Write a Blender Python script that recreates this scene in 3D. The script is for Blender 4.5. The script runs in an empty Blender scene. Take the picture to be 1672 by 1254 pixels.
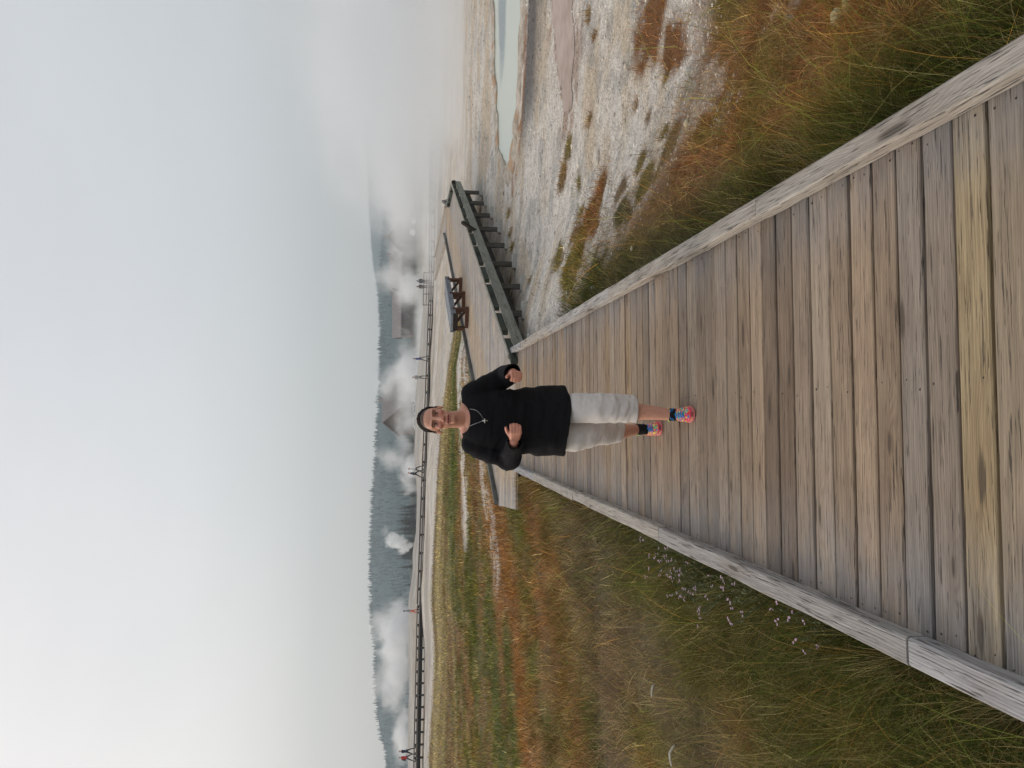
STEAM = True
HAZE = 0.00050
VEIL_COOL = (.62, .622, .622, 1)
VEIL_WARM = (.85, .795, .74, 1)
EXPO = 0.0
import bpy, bmesh, math, random
import numpy as np
from mathutils import Vector, Matrix
from mathutils.bvhtree import BVHTree

random.seed(7)
rng = np.random.default_rng(11)
scene = bpy.context.scene
col = scene.collection
R = math.radians

# ------------------------------------------------------------------ camera
F = 1256.0           # focal length in photo pixels
EYE = 1.70           # eye height above the decking (z = 0)
PITCH = math.atan((836 - 652) / F)
CP, SP = math.cos(PITCH), math.sin(PITCH)


def ray(px, py):
    u, v = (1254 - py - 627) / F, (px - 836) / F
    return Vector((u, CP - v * SP, -SP - v * CP))


def at(px, py, z=0.0):
    d = ray(px, py)
    k = (z - EYE) / d.z
    return Vector((d.x * k, d.y * k, z))


def pt(px, py, Y):
    d = ray(px, py)
    k = Y / d.y
    return Vector((d.x * k, Y, EYE + d.z * k))


cam_d = bpy.data.cameras.new('camera')
cam_d.sensor_fit = 'HORIZONTAL'
cam_d.sensor_width = 36
cam_d.lens = F / 1672 * 36
cam_d.clip_start = 0.05
cam_d.clip_end = 20000
cam = bpy.data.objects.new('camera', cam_d)
col.objects.link(cam)
cam.matrix_world = Matrix(((0, 1, 0, 0), (-SP, 0, -CP, 0), (-CP, 0, SP, EYE), (0, 0, 0, 1)))
scene.camera = cam


# ------------------------------------------------------------------ tagging
def tag(o, label=None, cat=None, group=None, kind=None):
    if label: o['label'] = label
    if cat: o['category'] = cat
    if group: o['group'] = group
    if kind: o['kind'] = kind
    return o


def empty(name, loc=(0, 0, 0), label=None, cat=None, group=None):
    o = bpy.data.objects.new(name, None)
    o.empty_display_size = 0.1
    col.objects.link(o)
    o.location = loc
    return tag(o, label, cat, group)


def copy_tree(o, parent=None):
    c = o.copy()
    col.objects.link(c)
    if parent: c.parent = parent
    for ch in list(o.children):
        copy_tree(ch, c)
    return c


def S(a, b, x):
    t = np.clip((x - a) / (b - a), 0, 1)
    return t * t * (3 - 2 * t)


def lin(c):
    c = np.asarray(c, float) / 255.0
    return np.where(c <= 0.04045, c / 12.92, ((c + 0.055) / 1.055) ** 2.4)


def L4(c, k=1.0):
    l = lin(c) * k
    return (float(l[0]), float(l[1]), float(l[2]), 1.0)


# ------------------------------------------------------------------ numpy noise
def _hash(xi, yi, seed):
    h = (xi.astype(np.int64) * 374761393 + yi.astype(np.int64) * 668265263 + seed * 144269504) & 0xffffffff
    h = ((h ^ (h >> 13)) * 1274126177) & 0xffffffff
    h = h ^ (h >> 16)
    return (h & 0xffffff) / float(0xffffff)


def vnoise(x, y, seed=0):
    x = np.asarray(x, float); y = np.asarray(y, float)
    xi, yi = np.floor(x), np.floor(y)
    fx, fy = x - xi, y - yi
    fx = fx * fx * (3 - 2 * fx); fy = fy * fy * (3 - 2 * fy)
    a = _hash(xi, yi, seed); b = _hash(xi + 1, yi, seed)
    c = _hash(xi, yi + 1, seed); d = _hash(xi + 1, yi + 1, seed)
    return (a * (1 - fx) + b * fx) * (1 - fy) + (c * (1 - fx) + d * fx) * fy


def fbm(x, y, seed=0, octaves=4):
    s = 0; amp = 0.5; tot = 0
    for k in range(octaves):
        s = s + amp * vnoise(x * 2 ** k + 17.3 * k, y * 2 ** k - 9.1 * k, seed + k)
        tot += amp; amp *= 0.5
    return s / tot


# ------------------------------------------------------------------ material helper
class Mat:
    def __init__(self, name):
        self.m = bpy.data.materials.new(name)
        self.m.use_nodes = True
        self.nt = self.m.node_tree
        self.nt.nodes.clear()
        self.out = self.nt.nodes.new('ShaderNodeOutputMaterial')

    def n(self, typ, ins=None, **props):
        nd = self.nt.nodes.new('ShaderNode' + typ)
        for k, v in props.items():
            setattr(nd, k, v)
        for k, v in (ins or {}).items():
            self.set(nd.inputs[k], v)
        return nd

    def set(self, sock, v):
        if isinstance(v, bpy.types.NodeSocket):
            self.nt.links.new(v, sock)
        elif isinstance(v, bpy.types.Node):
            self.nt.links.new(v.outputs[0], sock)
        else:
            sock.default_value = v

    def math(self, op, a, b=0.0, c=0.0, clamp=False):
        nd = self.n('Math', operation=op, use_clamp=clamp)
        self.set(nd.inputs[0], a); self.set(nd.inputs[1], b); self.set(nd.inputs[2], c)
        return nd.outputs[0]

    def mix(self, f, a, b, mode='MIX'):
        nd = self.n('Mix', data_type='RGBA', blend_type=mode)
        self.set(nd.inputs[0], f); self.set(nd.inputs[6], a); self.set(nd.inputs[7], b)
        return nd.outputs[2]

    def rng(self, v, a, b, c=0.0, d=1.0, smooth=False):
        nd = self.n('MapRange', interpolation_type='SMOOTHSTEP' if smooth else 'LINEAR')
        for i, x in enumerate((v, a, b, c, d)): self.set(nd.inputs[i], x)
        return nd.outputs[0]

    def vmul(self, v, k):
        nd = self.n('VectorMath', operation='MULTIPLY')
        self.set(nd.inputs[0], v); self.set(nd.inputs[1], k)
        return nd.outputs[0]

    def noise(self, vec, scale, detail=3.0, rough=0.55, dist=0.0):
        nd = self.n('TexNoise', {'Scale': scale, 'Detail': detail, 'Roughness': rough, 'Distortion': dist})
        if vec is not None: self.set(nd.inputs['Vector'], vec)
        return nd.outputs[0]

    def bump(self, h, strength=0.3, dist=0.01):
        return self.n('Bump', {'Height': h, 'Strength': strength, 'Distance': dist}).outputs[0]

    def bsdf(self, color, rough=0.8, normal=None, **kw):
        b = self.n('BsdfPrincipled', {'Base Color': color, 'Roughness': rough})
        if normal is not None: self.set(b.inputs['Normal'], normal)
        for k, v in kw.items(): self.set(b.inputs[k.replace('_', ' ')], v)
        self.set(self.out.inputs['Surface'], b.outputs[0])
        return b

    def pos(self):
        return self.n('NewGeometry').outputs['Position']

    def attr(self, name, o='Color'):
        return self.n('Attribute', attribute_name=name).outputs[o]


def simple(name, c, rough=0.8, var=0.15, scale=30.0, bump=0.1, k=1.0, **kw):
    m = Mat(name)
    tc = m.n('TexCoord').outputs['Object']
    nz = m.noise(tc, scale, 4)
    f = m.rng(nz, 0.3, 0.7, 1 - var, 1 + var)
    cc = m.mix(1.0, L4(c, k), f, 'MULTIPLY')
    m.bsdf(cc, rough, m.bump(nz, bump, 0.01), **kw)
    return m.m


def wood(name, crack=0.5, dirt=0.0, bump=0.5, edge=False):
    m = Mat(name)
    g = m.attr('gcoord', 'Vector')
    tint = m.attr('tint')
    sep = m.n('SeparateXYZ', {0: g})
    al, ac, idz = sep.outputs
    # knots
    kx = m.math('ADD', m.math('MULTIPLY', al, 1.35), m.math('MULTIPLY', idz, 3.7))
    ky = m.math('ADD', m.math('MULTIPLY', ac, 6.5), m.math('MULTIPLY', idz, 5.1))
    kv = m.n('CombineXYZ', {0: kx, 1: ky}).outputs[0]
    vor = m.n('TexVoronoi', {'Vector': kv, 'Scale': 1.0, 'Randomness': 1.0}, voronoi_dimensions='2D')
    dist, vcol = vor.outputs['Distance'], vor.outputs['Color']
    pick = m.rng(m.n('SeparateColor', {0: vcol}).outputs[0], 0.56, 0.58)
    size = m.rng(m.n('SeparateColor', {0: vcol}).outputs[1], 0, 1, 0.45, 1.25)
    ds = m.math('DIVIDE', dist, size)
    knot = m.math('MULTIPLY', m.rng(ds, 0.05, 0.12, 1, 0, True), pick)
    halo = m.math('MULTIPLY', m.rng(ds, 0.0, 0.55, 1, 0, True), pick)
    # growth rings bending round the knots
    warp = m.noise(m.vmul(g, (1.1, 7.0, 1.0)), 1.0, 2.0)
    ph = m.math('ADD', m.math('MULTIPLY', ac, 620.0), m.math('MULTIPLY', warp, 46.0))
    ph = m.math('ADD', ph, m.math('MULTIPLY', halo, 26.0))
    ring = m.math('SINE', ph)
    ring = m.rng(ring, -1, 1)
    patch = m.noise(m.vmul(g, (1.8, 9.0, 1.0)), 1.0, 2.0)
    ringamt = m.rng(patch, 0.35, 0.7, 0.25, 1.0)
    fib = m.noise(m.vmul(g, (7.0, 260.0, 1.0)), 1.0, 3.0, 0.65)
    fib2 = m.noise(m.vmul(g, (2.0, 60.0, 1.0)), 1.0, 3.0, 0.6)
    chk = m.noise(m.vmul(g, (5.5, 150.0, 1.0)), 1.0, 3.0, 0.6)
    cr = m.rng(chk, 0.63 - 0.05 * crack, 0.68 - 0.05 * crack, 0, 1, True)
    splot = m.noise(m.vmul(g, (2.5, 5.0, 1.0)), 1.0, 4.0, 0.6)
    c = m.mix(1.0, tint, m.rng(fib, 0.25, 0.75, 0.70, 1.28), 'MULTIPLY')
    c = m.mix(1.0, c, m.rng(fib2, 0.3, 0.7, 0.80, 1.18), 'MULTIPLY')
    rr = m.math('MULTIPLY', m.math('SUBTRACT', 1.0, ring), ringamt)
    c = m.mix(m.math('MULTIPLY', rr, 0.42), c, m.mix(1.0, c, (0.34, 0.30, 0.28, 1), 'MULTIPLY'))
    c = m.mix(m.rng(splot, 0.45, 0.75, 0, 0.45), c, m.mix(1.0, c, (0.62, 0.56, 0.52, 1), 'MULTIPLY'))
    c = m.mix(m.math('MULTIPLY', halo, 0.35), c, m.mix(1.0, c, (0.6, 0.5, 0.42, 1), 'MULTIPLY'))
    if edge:
        grey = m.math('MULTIPLY', m.rng(m.math('ABSOLUTE', m.math('SUBTRACT', al, .95)), .35, .85, 0, .65, True), m.rng(splot, .3, .6))
        lum = m.n('RGBToBW', {0: c}).outputs[0]
        c = m.mix(grey, c, m.mix(1.0, m.n('CombineColor', {0: lum, 1: lum, 2: lum}).outputs[0], (1.02, 1.05, 1.10, 1), 'MULTIPLY'))
    c = m.mix(m.math('MULTIPLY', knot, 0.72), c, (0.06, 0.045, 0.035, 1))
    c = m.mix(m.math('MULTIPLY', cr, 0.78), c, (0.035, 0.03, 0.028, 1))
    h = m.math('ADD', m.math('MULTIPLY', ring, 0.35), m.math('MULTIPLY', fib, 0.7))
    h = m.math('SUBTRACT', h, m.math('MULTIPLY', cr, 1.1))
    m.bsdf(c, 0.85, m.bump(h, bump, 0.003), Specular_IOR_Level=0.25)
    return m.m


# ------------------------------------------------------------------ mesh builder
class MB:
    def __init__(self):
        self.v, self.f, self.g, self.t, self.mi = [], [], [], [], []
        self.cur = 0

    def add(self, verts, faces, g=None, tint=(0.3, 0.3, 0.3)):
        o = len(self.v)
        self.v += [tuple(x) for x in verts]
        self.f += [tuple(i + o for i in f) for f in faces]
        self.mi += [self.cur] * len(faces)
        self.g += [tuple(x) for x in (g if g is not None else verts)]
        self.t += [tuple(tint)] * len(verts)

    def board(self, p0, p1, w, t, up=(0, 0, 1), ch=0.004, nseg=1, tint=(0.3, 0.3, 0.3), wav=0.0, gid=None, skew=(0, 0), lift=0.0):
        """board whose top centre line runs p0 -> p1"""
        p0, p1, up = Vector(p0), Vector(p1), Vector(up).normalized()
        d = p1 - p0; ln = d.length; d.normalize()
        s = d.cross(up).normalized(); up = s.cross(d).normalized()
        gid = random.random() * 97 if gid is None else gid
        prof = [(-w / 2, -t), (-w / 2, -ch), (-w / 2 + ch, 0), (w / 2 - ch, 0), (w / 2, -ch), (w / 2, -t)]
        vs, gs, fs = [], [], []
        for k in range(nseg + 1):
            q = k / nseg
            for j, (a, z) in enumerate(prof):
                sk = (skew[0] * (1 - q) + skew[1] * q) * a * (1 - q if q < .5 else q)
                sgn = -1 if a < 0 else 1
                jit = wav * (vnoise(np.array([q * ln * 2.6 + gid * 3 + (5 if sgn > 0 else 0)]), np.array([gid * 1.7]), 3)[0] - .5) * 2 if wav else 0
                sk = skew[0] * a * (1 - q) + skew[1] * a * q
                P = p0 + d * (ln * q + sk) + s * (a + jit) + up * (z + (lift * sgn if z > -t else 0))
                vs.append(P)
                gs.append((ln * q, a + jit if j in (1, 2, 3, 4) else a + sgn * 0.03, gid))
        n = 6
        for k in range(nseg):
            for j in range(n):
                a, b = k * n + j, k * n + (j + 1) % n
                fs.append((a, b, b + n, a + n))
        fs.append(tuple(range(n - 1, -1, -1)))
        e = nseg * n
        fs.append(tuple(e + j for j in range(n)))
        self.add(vs, fs, gs, tint)

    def box(self, c, s, tint=(0.3, 0.3, 0.3), rot=0.0):
        c = Vector(c); hx, hy, hz = s[0] / 2, s[1] / 2, s[2] / 2
        cr, sr = math.cos(rot), math.sin(rot)
        vs = []
        for z in (-hz, hz):
            for x, y in ((-hx, -hy), (hx, -hy), (hx, hy), (-hx, hy)):
                vs.append((c.x + x * cr - y * sr, c.y + x * sr + y * cr, c.z + z))
        self.add(vs, [(3, 2, 1, 0), (4, 5, 6, 7), (0, 1, 5, 4), (1, 2, 6, 5), (2, 3, 7, 6), (3, 0, 4, 7)], None, tint)

    def tube(self, pts, rad, n=8, tint=(0.3, 0.3, 0.3), cap=True):
        pts = [Vector(p) for p in pts]
        if not hasattr(rad, '__len__'): rad = [rad] * len(pts)
        vs, fs = [], []
        prev = None
        for i, p in enumerate(pts):
            d = (pts[min(i + 1, len(pts) - 1)] - pts[max(i - 1, 0)]).normalized()
            if prev is None:
                a = d.orthogonal().normalized()
            else:
                a = (prev - d * prev.dot(d)).normalized()
            prev = a
            b = d.cross(a)
            for k in range(n):
                th = 2 * math.pi * k / n
                vs.append(p + (a * math.cos(th) + b * math.sin(th)) * rad[i])
        for i in range(len(pts) - 1):
            for k in range(n):
                fs.append((i * n + k, i * n + (k + 1) % n, (i + 1) * n + (k + 1) % n, (i + 1) * n + k))
        if cap:
            fs.append(tuple(range(n - 1, -1, -1)))
            fs.append(tuple((len(pts) - 1) * n + k for k in range(n)))
        self.add(vs, fs, None, tint)

    def loft(self, rings, tint=(0.3, 0.3, 0.3)):
        n = len(rings[0]); vs = [p for r in rings for p in r]; fs = []
        for i in range(len(rings) - 1):
            for k in range(n):
                fs.append((i * n + k, i * n + (k + 1) % n, (i + 1) * n + (k + 1) % n, (i + 1) * n + k))
        fs.append(tuple(range(n - 1, -1, -1)))
        fs.append(tuple((len(rings) - 1) * n + k for k in range(n)))
        self.add(vs, fs, None, tint)

    def ball(self, c, r, rot=None, nu=16, nv=10, tint=(0.3, 0.3, 0.3)):
        c = Vector(c)
        if not hasattr(r, '__len__'): r = (r, r, r)
        vs, fs = [], []
        for i in range(nv + 1):
            th = math.pi * i / nv
            for k in range(nu):
                ph = 2 * math.pi * k / nu
                p = Vector((r[0] * math.sin(th) * math.cos(ph), r[1] * math.sin(th) * math.sin(ph), r[2] * math.cos(th)))
                if rot is not None: p = rot @ p
                vs.append(c + p)
        for i in range(nv):
            for k in range(nu):
                a, b = i * nu + k, i * nu + (k + 1) % nu
                fs.append((a, a + nu, b + nu, b))
        self.add(vs, fs, None, tint)

    def cap(self, p0, p1, r0, r1, n=14):
        """tapered capsule"""
        p0, p1 = Vector(p0), Vector(p1)
        d = (p1 - p0).normalized(); a = d.orthogonal().normalized(); b = d.cross(a)
        rings = []
        for th in (-80, -50, -20): rings.append((p0 + d * r0 * math.sin(R(th)), r0 * math.cos(R(th))))
        for q in (0, .25, .5, .75, 1): rings.append((p0.lerp(p1, q), r0 + (r1 - r0) * q))
        for th in (20, 50, 80): rings.append((p1 + d * r1 * math.sin(R(th)), r1 * math.cos(R(th))))
        self.loft([[c + (a * math.cos(2 * math.pi * k / n) + b * math.sin(2 * math.pi * k / n)) * r for k in range(n)] for c, r in rings])

    def mesh(self, name):
        me = bpy.data.meshes.new(name)
        me.from_pydata(self.v, [], self.f)
        a = me.attributes.new('gcoord', 'FLOAT_VECTOR', 'POINT')
        a.data.foreach_set('vector', np.asarray(self.g, np.float32).ravel())
        t = np.ones((len(self.t), 4), np.float32); t[:, :3] = np.asarray(self.t, np.float32)[:, :3]
        a = me.attributes.new('tint', 'FLOAT_COLOR', 'POINT')
        a.data.foreach_set('color', t.ravel())
        if any(self.mi): me.polygons.foreach_set('material_index', np.asarray(self.mi, np.int32))
        me.update()
        return me

    def build(self, name, mats, parent=None, smooth=False, loc=None):
        me = self.mesh(name)
        for m in (mats if isinstance(mats, (list, tuple)) else [mats]): me.materials.append(m)
        if smooth: me.polygons.foreach_set('use_smooth', np.ones(len(me.polygons), bool))
        return link(name, me, parent)


def link(name, me, parent=None):
    o = bpy.data.objects.new(name, me)
    col.objects.link(o)
    if parent is not None:
        o.parent = parent
        o.matrix_parent_inverse = Matrix.Translation(parent.location).inverted()
    return o


def np_mesh(name, v, faces_flat, loop_start, loop_total, mat, color=None, cname='tint', smooth=False):
    me = bpy.data.meshes.new(name)
    me.vertices.add(len(v)); me.vertices.foreach_set('co', np.asarray(v, np.float32).ravel())
    me.loops.add(len(faces_flat)); me.loops.foreach_set('vertex_index', np.asarray(faces_flat, np.int32))
    me.polygons.add(len(loop_start))
    me.polygons.foreach_set('loop_start', np.asarray(loop_start, np.int32))
    if smooth: me.polygons.foreach_set('use_smooth', np.ones(len(loop_start), bool))
    if color is not None:
        c = np.ones((len(v), 4), np.float32); c[:, :color.shape[1]] = color
        a = me.attributes.new(cname, 'FLOAT_COLOR', 'POINT'); a.data.foreach_set('color', c.ravel())
    me.update(calc_edges=True)
    me.validate()
    me.materials.append(mat)
    return me


def grid_faces(nr, nc):
    i = np.arange(nr - 1)[:, None] * nc + np.arange(nc - 1)[None, :]
    q = np.stack([i, i + 1, i + nc + 1, i + nc], -1).reshape(-1, 4)
    return q.ravel(), np.arange(len(q)) * 4, np.full(len(q), 4)


# ------------------------------------------------------------------ ground height and cover
def side_of(x, y):
    return x - (0.094 - 0.0406 * y)


T_D = np.array([-0.75, -0.476, -0.29, -0.114, 0.03, 0.13, 0.35, 0.6, 0.9])
Z_D = np.array([0.25, 0.05, -0.42, -0.92, -1.55, -2.05, -2.35, -2.5, -2.5])      # level of the far boardwalk
T_C = np.array([-0.8, -0.5, -0.277, -0.241, -0.217, -0.194, -0.138, -0.09, -0.058, -0.01, 0.054, 0.13, 0.3, 0.8])
Z_C = np.array([0.5, 0.36, 0.28, -0.38, -0.35, -0.8, -1.05, -0.5, -0.62, -1.0, -1.6, -2.3, -2.8, -3.0])   # crest of the mound

POOL_PX = [(866, -260), (862, -120), (860, 0), (857, 60), (851, 150), (846, 220), (839, 270), (830, 291), (822, 286), (813, 250), (810, 180), (807, 100), (804, 0), (801, -120), (798, -260)]
POOL_Z = -0.80
POOL = [at(a, b, POOL_Z) for a, b in POOL_PX]


PUD = [at(a, b, -0.68) for a, b in [(905, -90), (903, 0), (908, 60), (915, 110), (921, 150), (927, 185), (934, 192), (939, 165), (938, 120), (942, 70), (945, 30), (948, 0), (950, -90)]]
PUD_ = []
for _a, _b in zip(PUD, PUD[1:] + PUD[:1]):
    for _k in range(10):
        _q = _a.lerp(_b, _k / 10)
        PUD_.append(Vector((_q.x + (float(fbm(_q.x * 2.2, _q.y * 2.2, 301)) - .5) * .9, _q.y + (float(fbm(_q.x * 2.2 + 9, _q.y * 2.2, 302)) - .5) * .9, _q.z)))
PUD = PUD_


def seg_dist(x, y, P, closed=False):
    d = np.full(np.shape(x), 1e9)
    n = len(P)
    for i in range(n if closed else n - 1):
        a, b = P[i], P[(i + 1) % n]
        vx, vy = b[0] - a[0], b[1] - a[1]
        q = np.clip(((x - a[0]) * vx + (y - a[1]) * vy) / (vx * vx + vy * vy + 1e-9), 0, 1)
        d = np.minimum(d, np.hypot(x - a[0] - q * vx, y - a[1] - q * vy))
    return d


def inside(x, y, P):
    c = np.zeros(np.shape(x), bool)
    n = len(P)
    for i in range(n):
        a, b = P[i], P[(i + 1) % n]
        hit = ((a[1] > y) != (b[1] > y)) & (x < (b[0] - a[0]) * (y - a[1]) / (b[1] - a[1] + 1e-12) + a[0])
        c ^= hit
    return c


def G(x, y, fine=True):
    x = np.asarray(x, float); y = np.asarray(y, float)
    s = side_of(x, np.minimum(y, 14))
    lf = -0.20 - 0.12 * S(1.0, 4, -s) - 0.2 * S(6, 24, y)
    rt = -0.24 - 0.34 * S(1.0, 3.0, s) - 0.12 * S(6, 15, y)
    w = S(-1.0, 1.0, s)
    near = lf * (1 - w) + rt * w
    near = near + .13 * np.exp(-(((x + 1.3) / .9) ** 2 + ((y - 11.0) / .8) ** 2))
    yy = np.maximum(y, 1.0)
    t = x / yy
    far = np.interp(t, T_D, Z_D) - 0.25 - .5 * S(-.26, -.36, t)
    z = near + (far - near) * S(20, 62, y)
    crest = np.interp(t, T_C, Z_C)
    z = z + (crest - z) * S(84, 106, y)
    z = z + (-4.2 - z) * S(116, 190, y)
    z = z + (-6.0 + 4.2) * S(190, 500, y)
    # behind the camera everything stays flat
    z = np.where(y < 1, near, z)
    d = seg_dist(x, y, POOL, True); ins = inside(x, y, POOL)
    flat = S(2.2, 0.25, d)
    z = np.where(ins, POOL_Z - 0.03 - 0.3 * S(0, .8, d), z * (1 - flat) + (POOL_Z + 0.035) * flat)
    if fine:
        pud = S(.1, .5, np.where(inside(x, y, PUD), 0, seg_dist(x, y, PUD, True)))
        z = z + pud * (fbm(x * 0.9, y * 0.9, 5) - .5) * 0.06 * S(0.8, 2.2, np.abs(s)) * np.where(ins, 0, 1) * (1 - 0.6 * flat)
        z = z + (fbm(x * 0.12, y * 0.12, 9) - .5) * 0.5 * S(40, 90, y)
    return z


# colours (sRGB as seen, lowered later by the light itself)
C = {k: lin(v) for k, v in dict(
    sinter=(222, 214, 204), sinter_warm=(204, 184, 158), sinter_grey=(168, 165, 160), wet=(100, 96, 95), rust=(160, 112, 76),
    orange=(164, 114, 64), olive=(132, 122, 60), green=(92, 106, 40), tan=(202, 182, 128), brown=(150, 124, 86),
    greybrown=(138, 120, 100), dark=(74, 82, 38), redbrown=(158, 108, 68), soil=(70, 56, 40), pink=(172, 156, 152), forest=(40, 52, 40)).items()}


def world_line(px, z):
    return [at(a, b, z) for a, b in px]


BANDS = [  # image-space sketch turned into ground polylines: points, half width (m), colour
    (world_line([(815, 820), (822, 900), (838, 1000), (850, 1100), (872, 1260), (900, 1500)], -0.42), 1.15, 'orange', 1.0),
    (world_line([(806, 850), (815, 950), (826, 1050), (832, 1110)], -0.42), 1.1, 'orange', 1.0),
    (world_line([(752, 815), (765, 900), (772, 1000)], -0.5), 2.2, 'orange', 0.85),
    (world_line([(790, 790), (800, 860), (812, 930)], -0.42), 1.3, 'orange', 0.8),
    (world_line([(846, 830), (850, 900)], -0.45), 0.9, 'green', 0.7),
    (world_line([(818, 830), (826, 900), (842, 960), (848, 1010)], -0.42), 1.3, 'orange', 0.9),
    (world_line([(735, 660), (732, 800), (733, 860)], -0.55), 4.0, 'green', 1.0),
    (world_line([(762, 880), (768, 960), (775, 1040)], -0.5), 2.2, 'green', 0.9),
    (world_line([(730, 1040), (735, 1254), (740, 1400)], -0.6), 3.0, 'brown', 0.8),
    (world_line([(838, 1060), (842, 1130), (855, 1254), (870, 1400)], -0.5), 0.9, 'green', 0.9),
    (world_line([(800, 1010), (815, 1130), (825, 1254), (840, 1400)], -0.5), 1.2, 'green', 0.8),
    (world_line([(712, 690), (714, 850), (716, 1000), (712, 1254), (712, 1500)], -0.75), 5.0, 'tan', 0.85),
    (world_line([(738, 1000), (750, 1254)], -0.6), 1.0, 'tan', 0.6),
    (world_line([(900, 860), (930, 980), (940, 1120), (960, 1254)], -0.4), 0.8, 'redbrown', 0.55),
    (world_line([(960, 900), (1000, 1000), (1010, 1150), (1020, 1300)], -0.35), 0.9, 'greybrown', 0.7),
    (world_line([(1050, 1050), (1130, 1180), (1200, 1300)], -0.3), 0.5, 'greybrown', 0.6),
    (world_line([(728, 520), (730, 570), (726, 600), (735, 660)], -0.9), 3.5, 'olive', 0.9),
]
WHITE_L = [  # pale crust showing through on the left
    (world_line([(748, 535), (752, 600), (756, 660), (758, 720), (761, 815)], -0.6), 2.2, 1.0),
    (world_line([(765, 560), (770, 610), (776, 650)], -0.6), 1.2, 0.9),
    (world_line([(794, 770), (800, 830), (806, 870), (812, 900)], -0.5), 1.1, 0.78),
    (world_line([(735, 440), (745, 500), (752, 545)], -0.6), 2.0, 1.0),
]
TUFTS_R = [  # pale ground on the right: patches of grass (image x, image y, radius along x px, along y px, colour)
    (985, 350, 36, 66, 'redbrown'), (970, 430, 22, 55, 'olive'), (1020, 440, 30, 60, 'dark'), (1066, 42, 27, 70, 'redbrown'), (1100, 85, 22, 55, 'redbrown'),
    (1090, 130, 6, 14, 'olive'), (1105, 215, 9, 16, 'olive'), (925, 240, 7, 22, 'olive'), (943, 300, 9, 25, 'olive'), (915, 285, 6, 20, 'brown'), (953, 345, 6, 16, 'olive'),
    (925, 418, 11, 22, 'olive'), (1040, 175, 6, 18, 'brown'), (1065, 195, 5, 16, 'brown'), (962, 195, 5, 9, 'brown'), (838, 500, 8, 25, 'dark'), (826, 470, 5, 18, 'olive'),
    (820, 350, 4, 9, 'olive'), (822, 385, 4, 9, 'olive'), (828, 405, 4, 8, 'olive'), (1090, 300, 20, 34, 'olive'), (1060, 350, 18, 30, 'dark'), (1040, 310, 10, 20, 'greybrown'),
    (958, 25, 4, 16, 'brown'), (968, 60, 4, 10, 'redbrown'), (865, 455, 3, 8, 'olive'), (1130, 235, 14, 30, 'brown'), (1070, 262, 9, 20, 'olive'), (775, 372, 5, 22, 'redbrown'), (778, 340, 4, 16, 'brown')]
TW = []
for vx, vy, rv, ru, cn in TUFTS_R:
    c = at(vx, vy, -0.6)
    dy = (at(vx - rv, vy, -0.6).y - at(vx + rv, vy, -0.6).y) / 2
    TW.append((c.x, c.y, ru * c.y / F, max(dy, 0.1), cn))
EDGE_R = [at(a, b, -0.55) for a, b in [(1110, -400), (1110, -150), (1122, 0), (1128, 120), (1128, 200), (1095, 260), (1060, 320), (1020, 380), (985, 440), (968, 470), (955, 500), (955, 560)]]
EDGE_POLY = EDGE_R + [Vector((0, 7.8, 0)), Vector((0, -6, 0)), Vector((14, -6, 0))]

# platform edges (deck level)
PA, PB = at(843, 577), at(743, 297)        # near (right) edge
QA, QB = at(814, 825), at(729.5, 394)      # far (left) edge
NRM = Vector((0.893, -0.45, 0))


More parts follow.
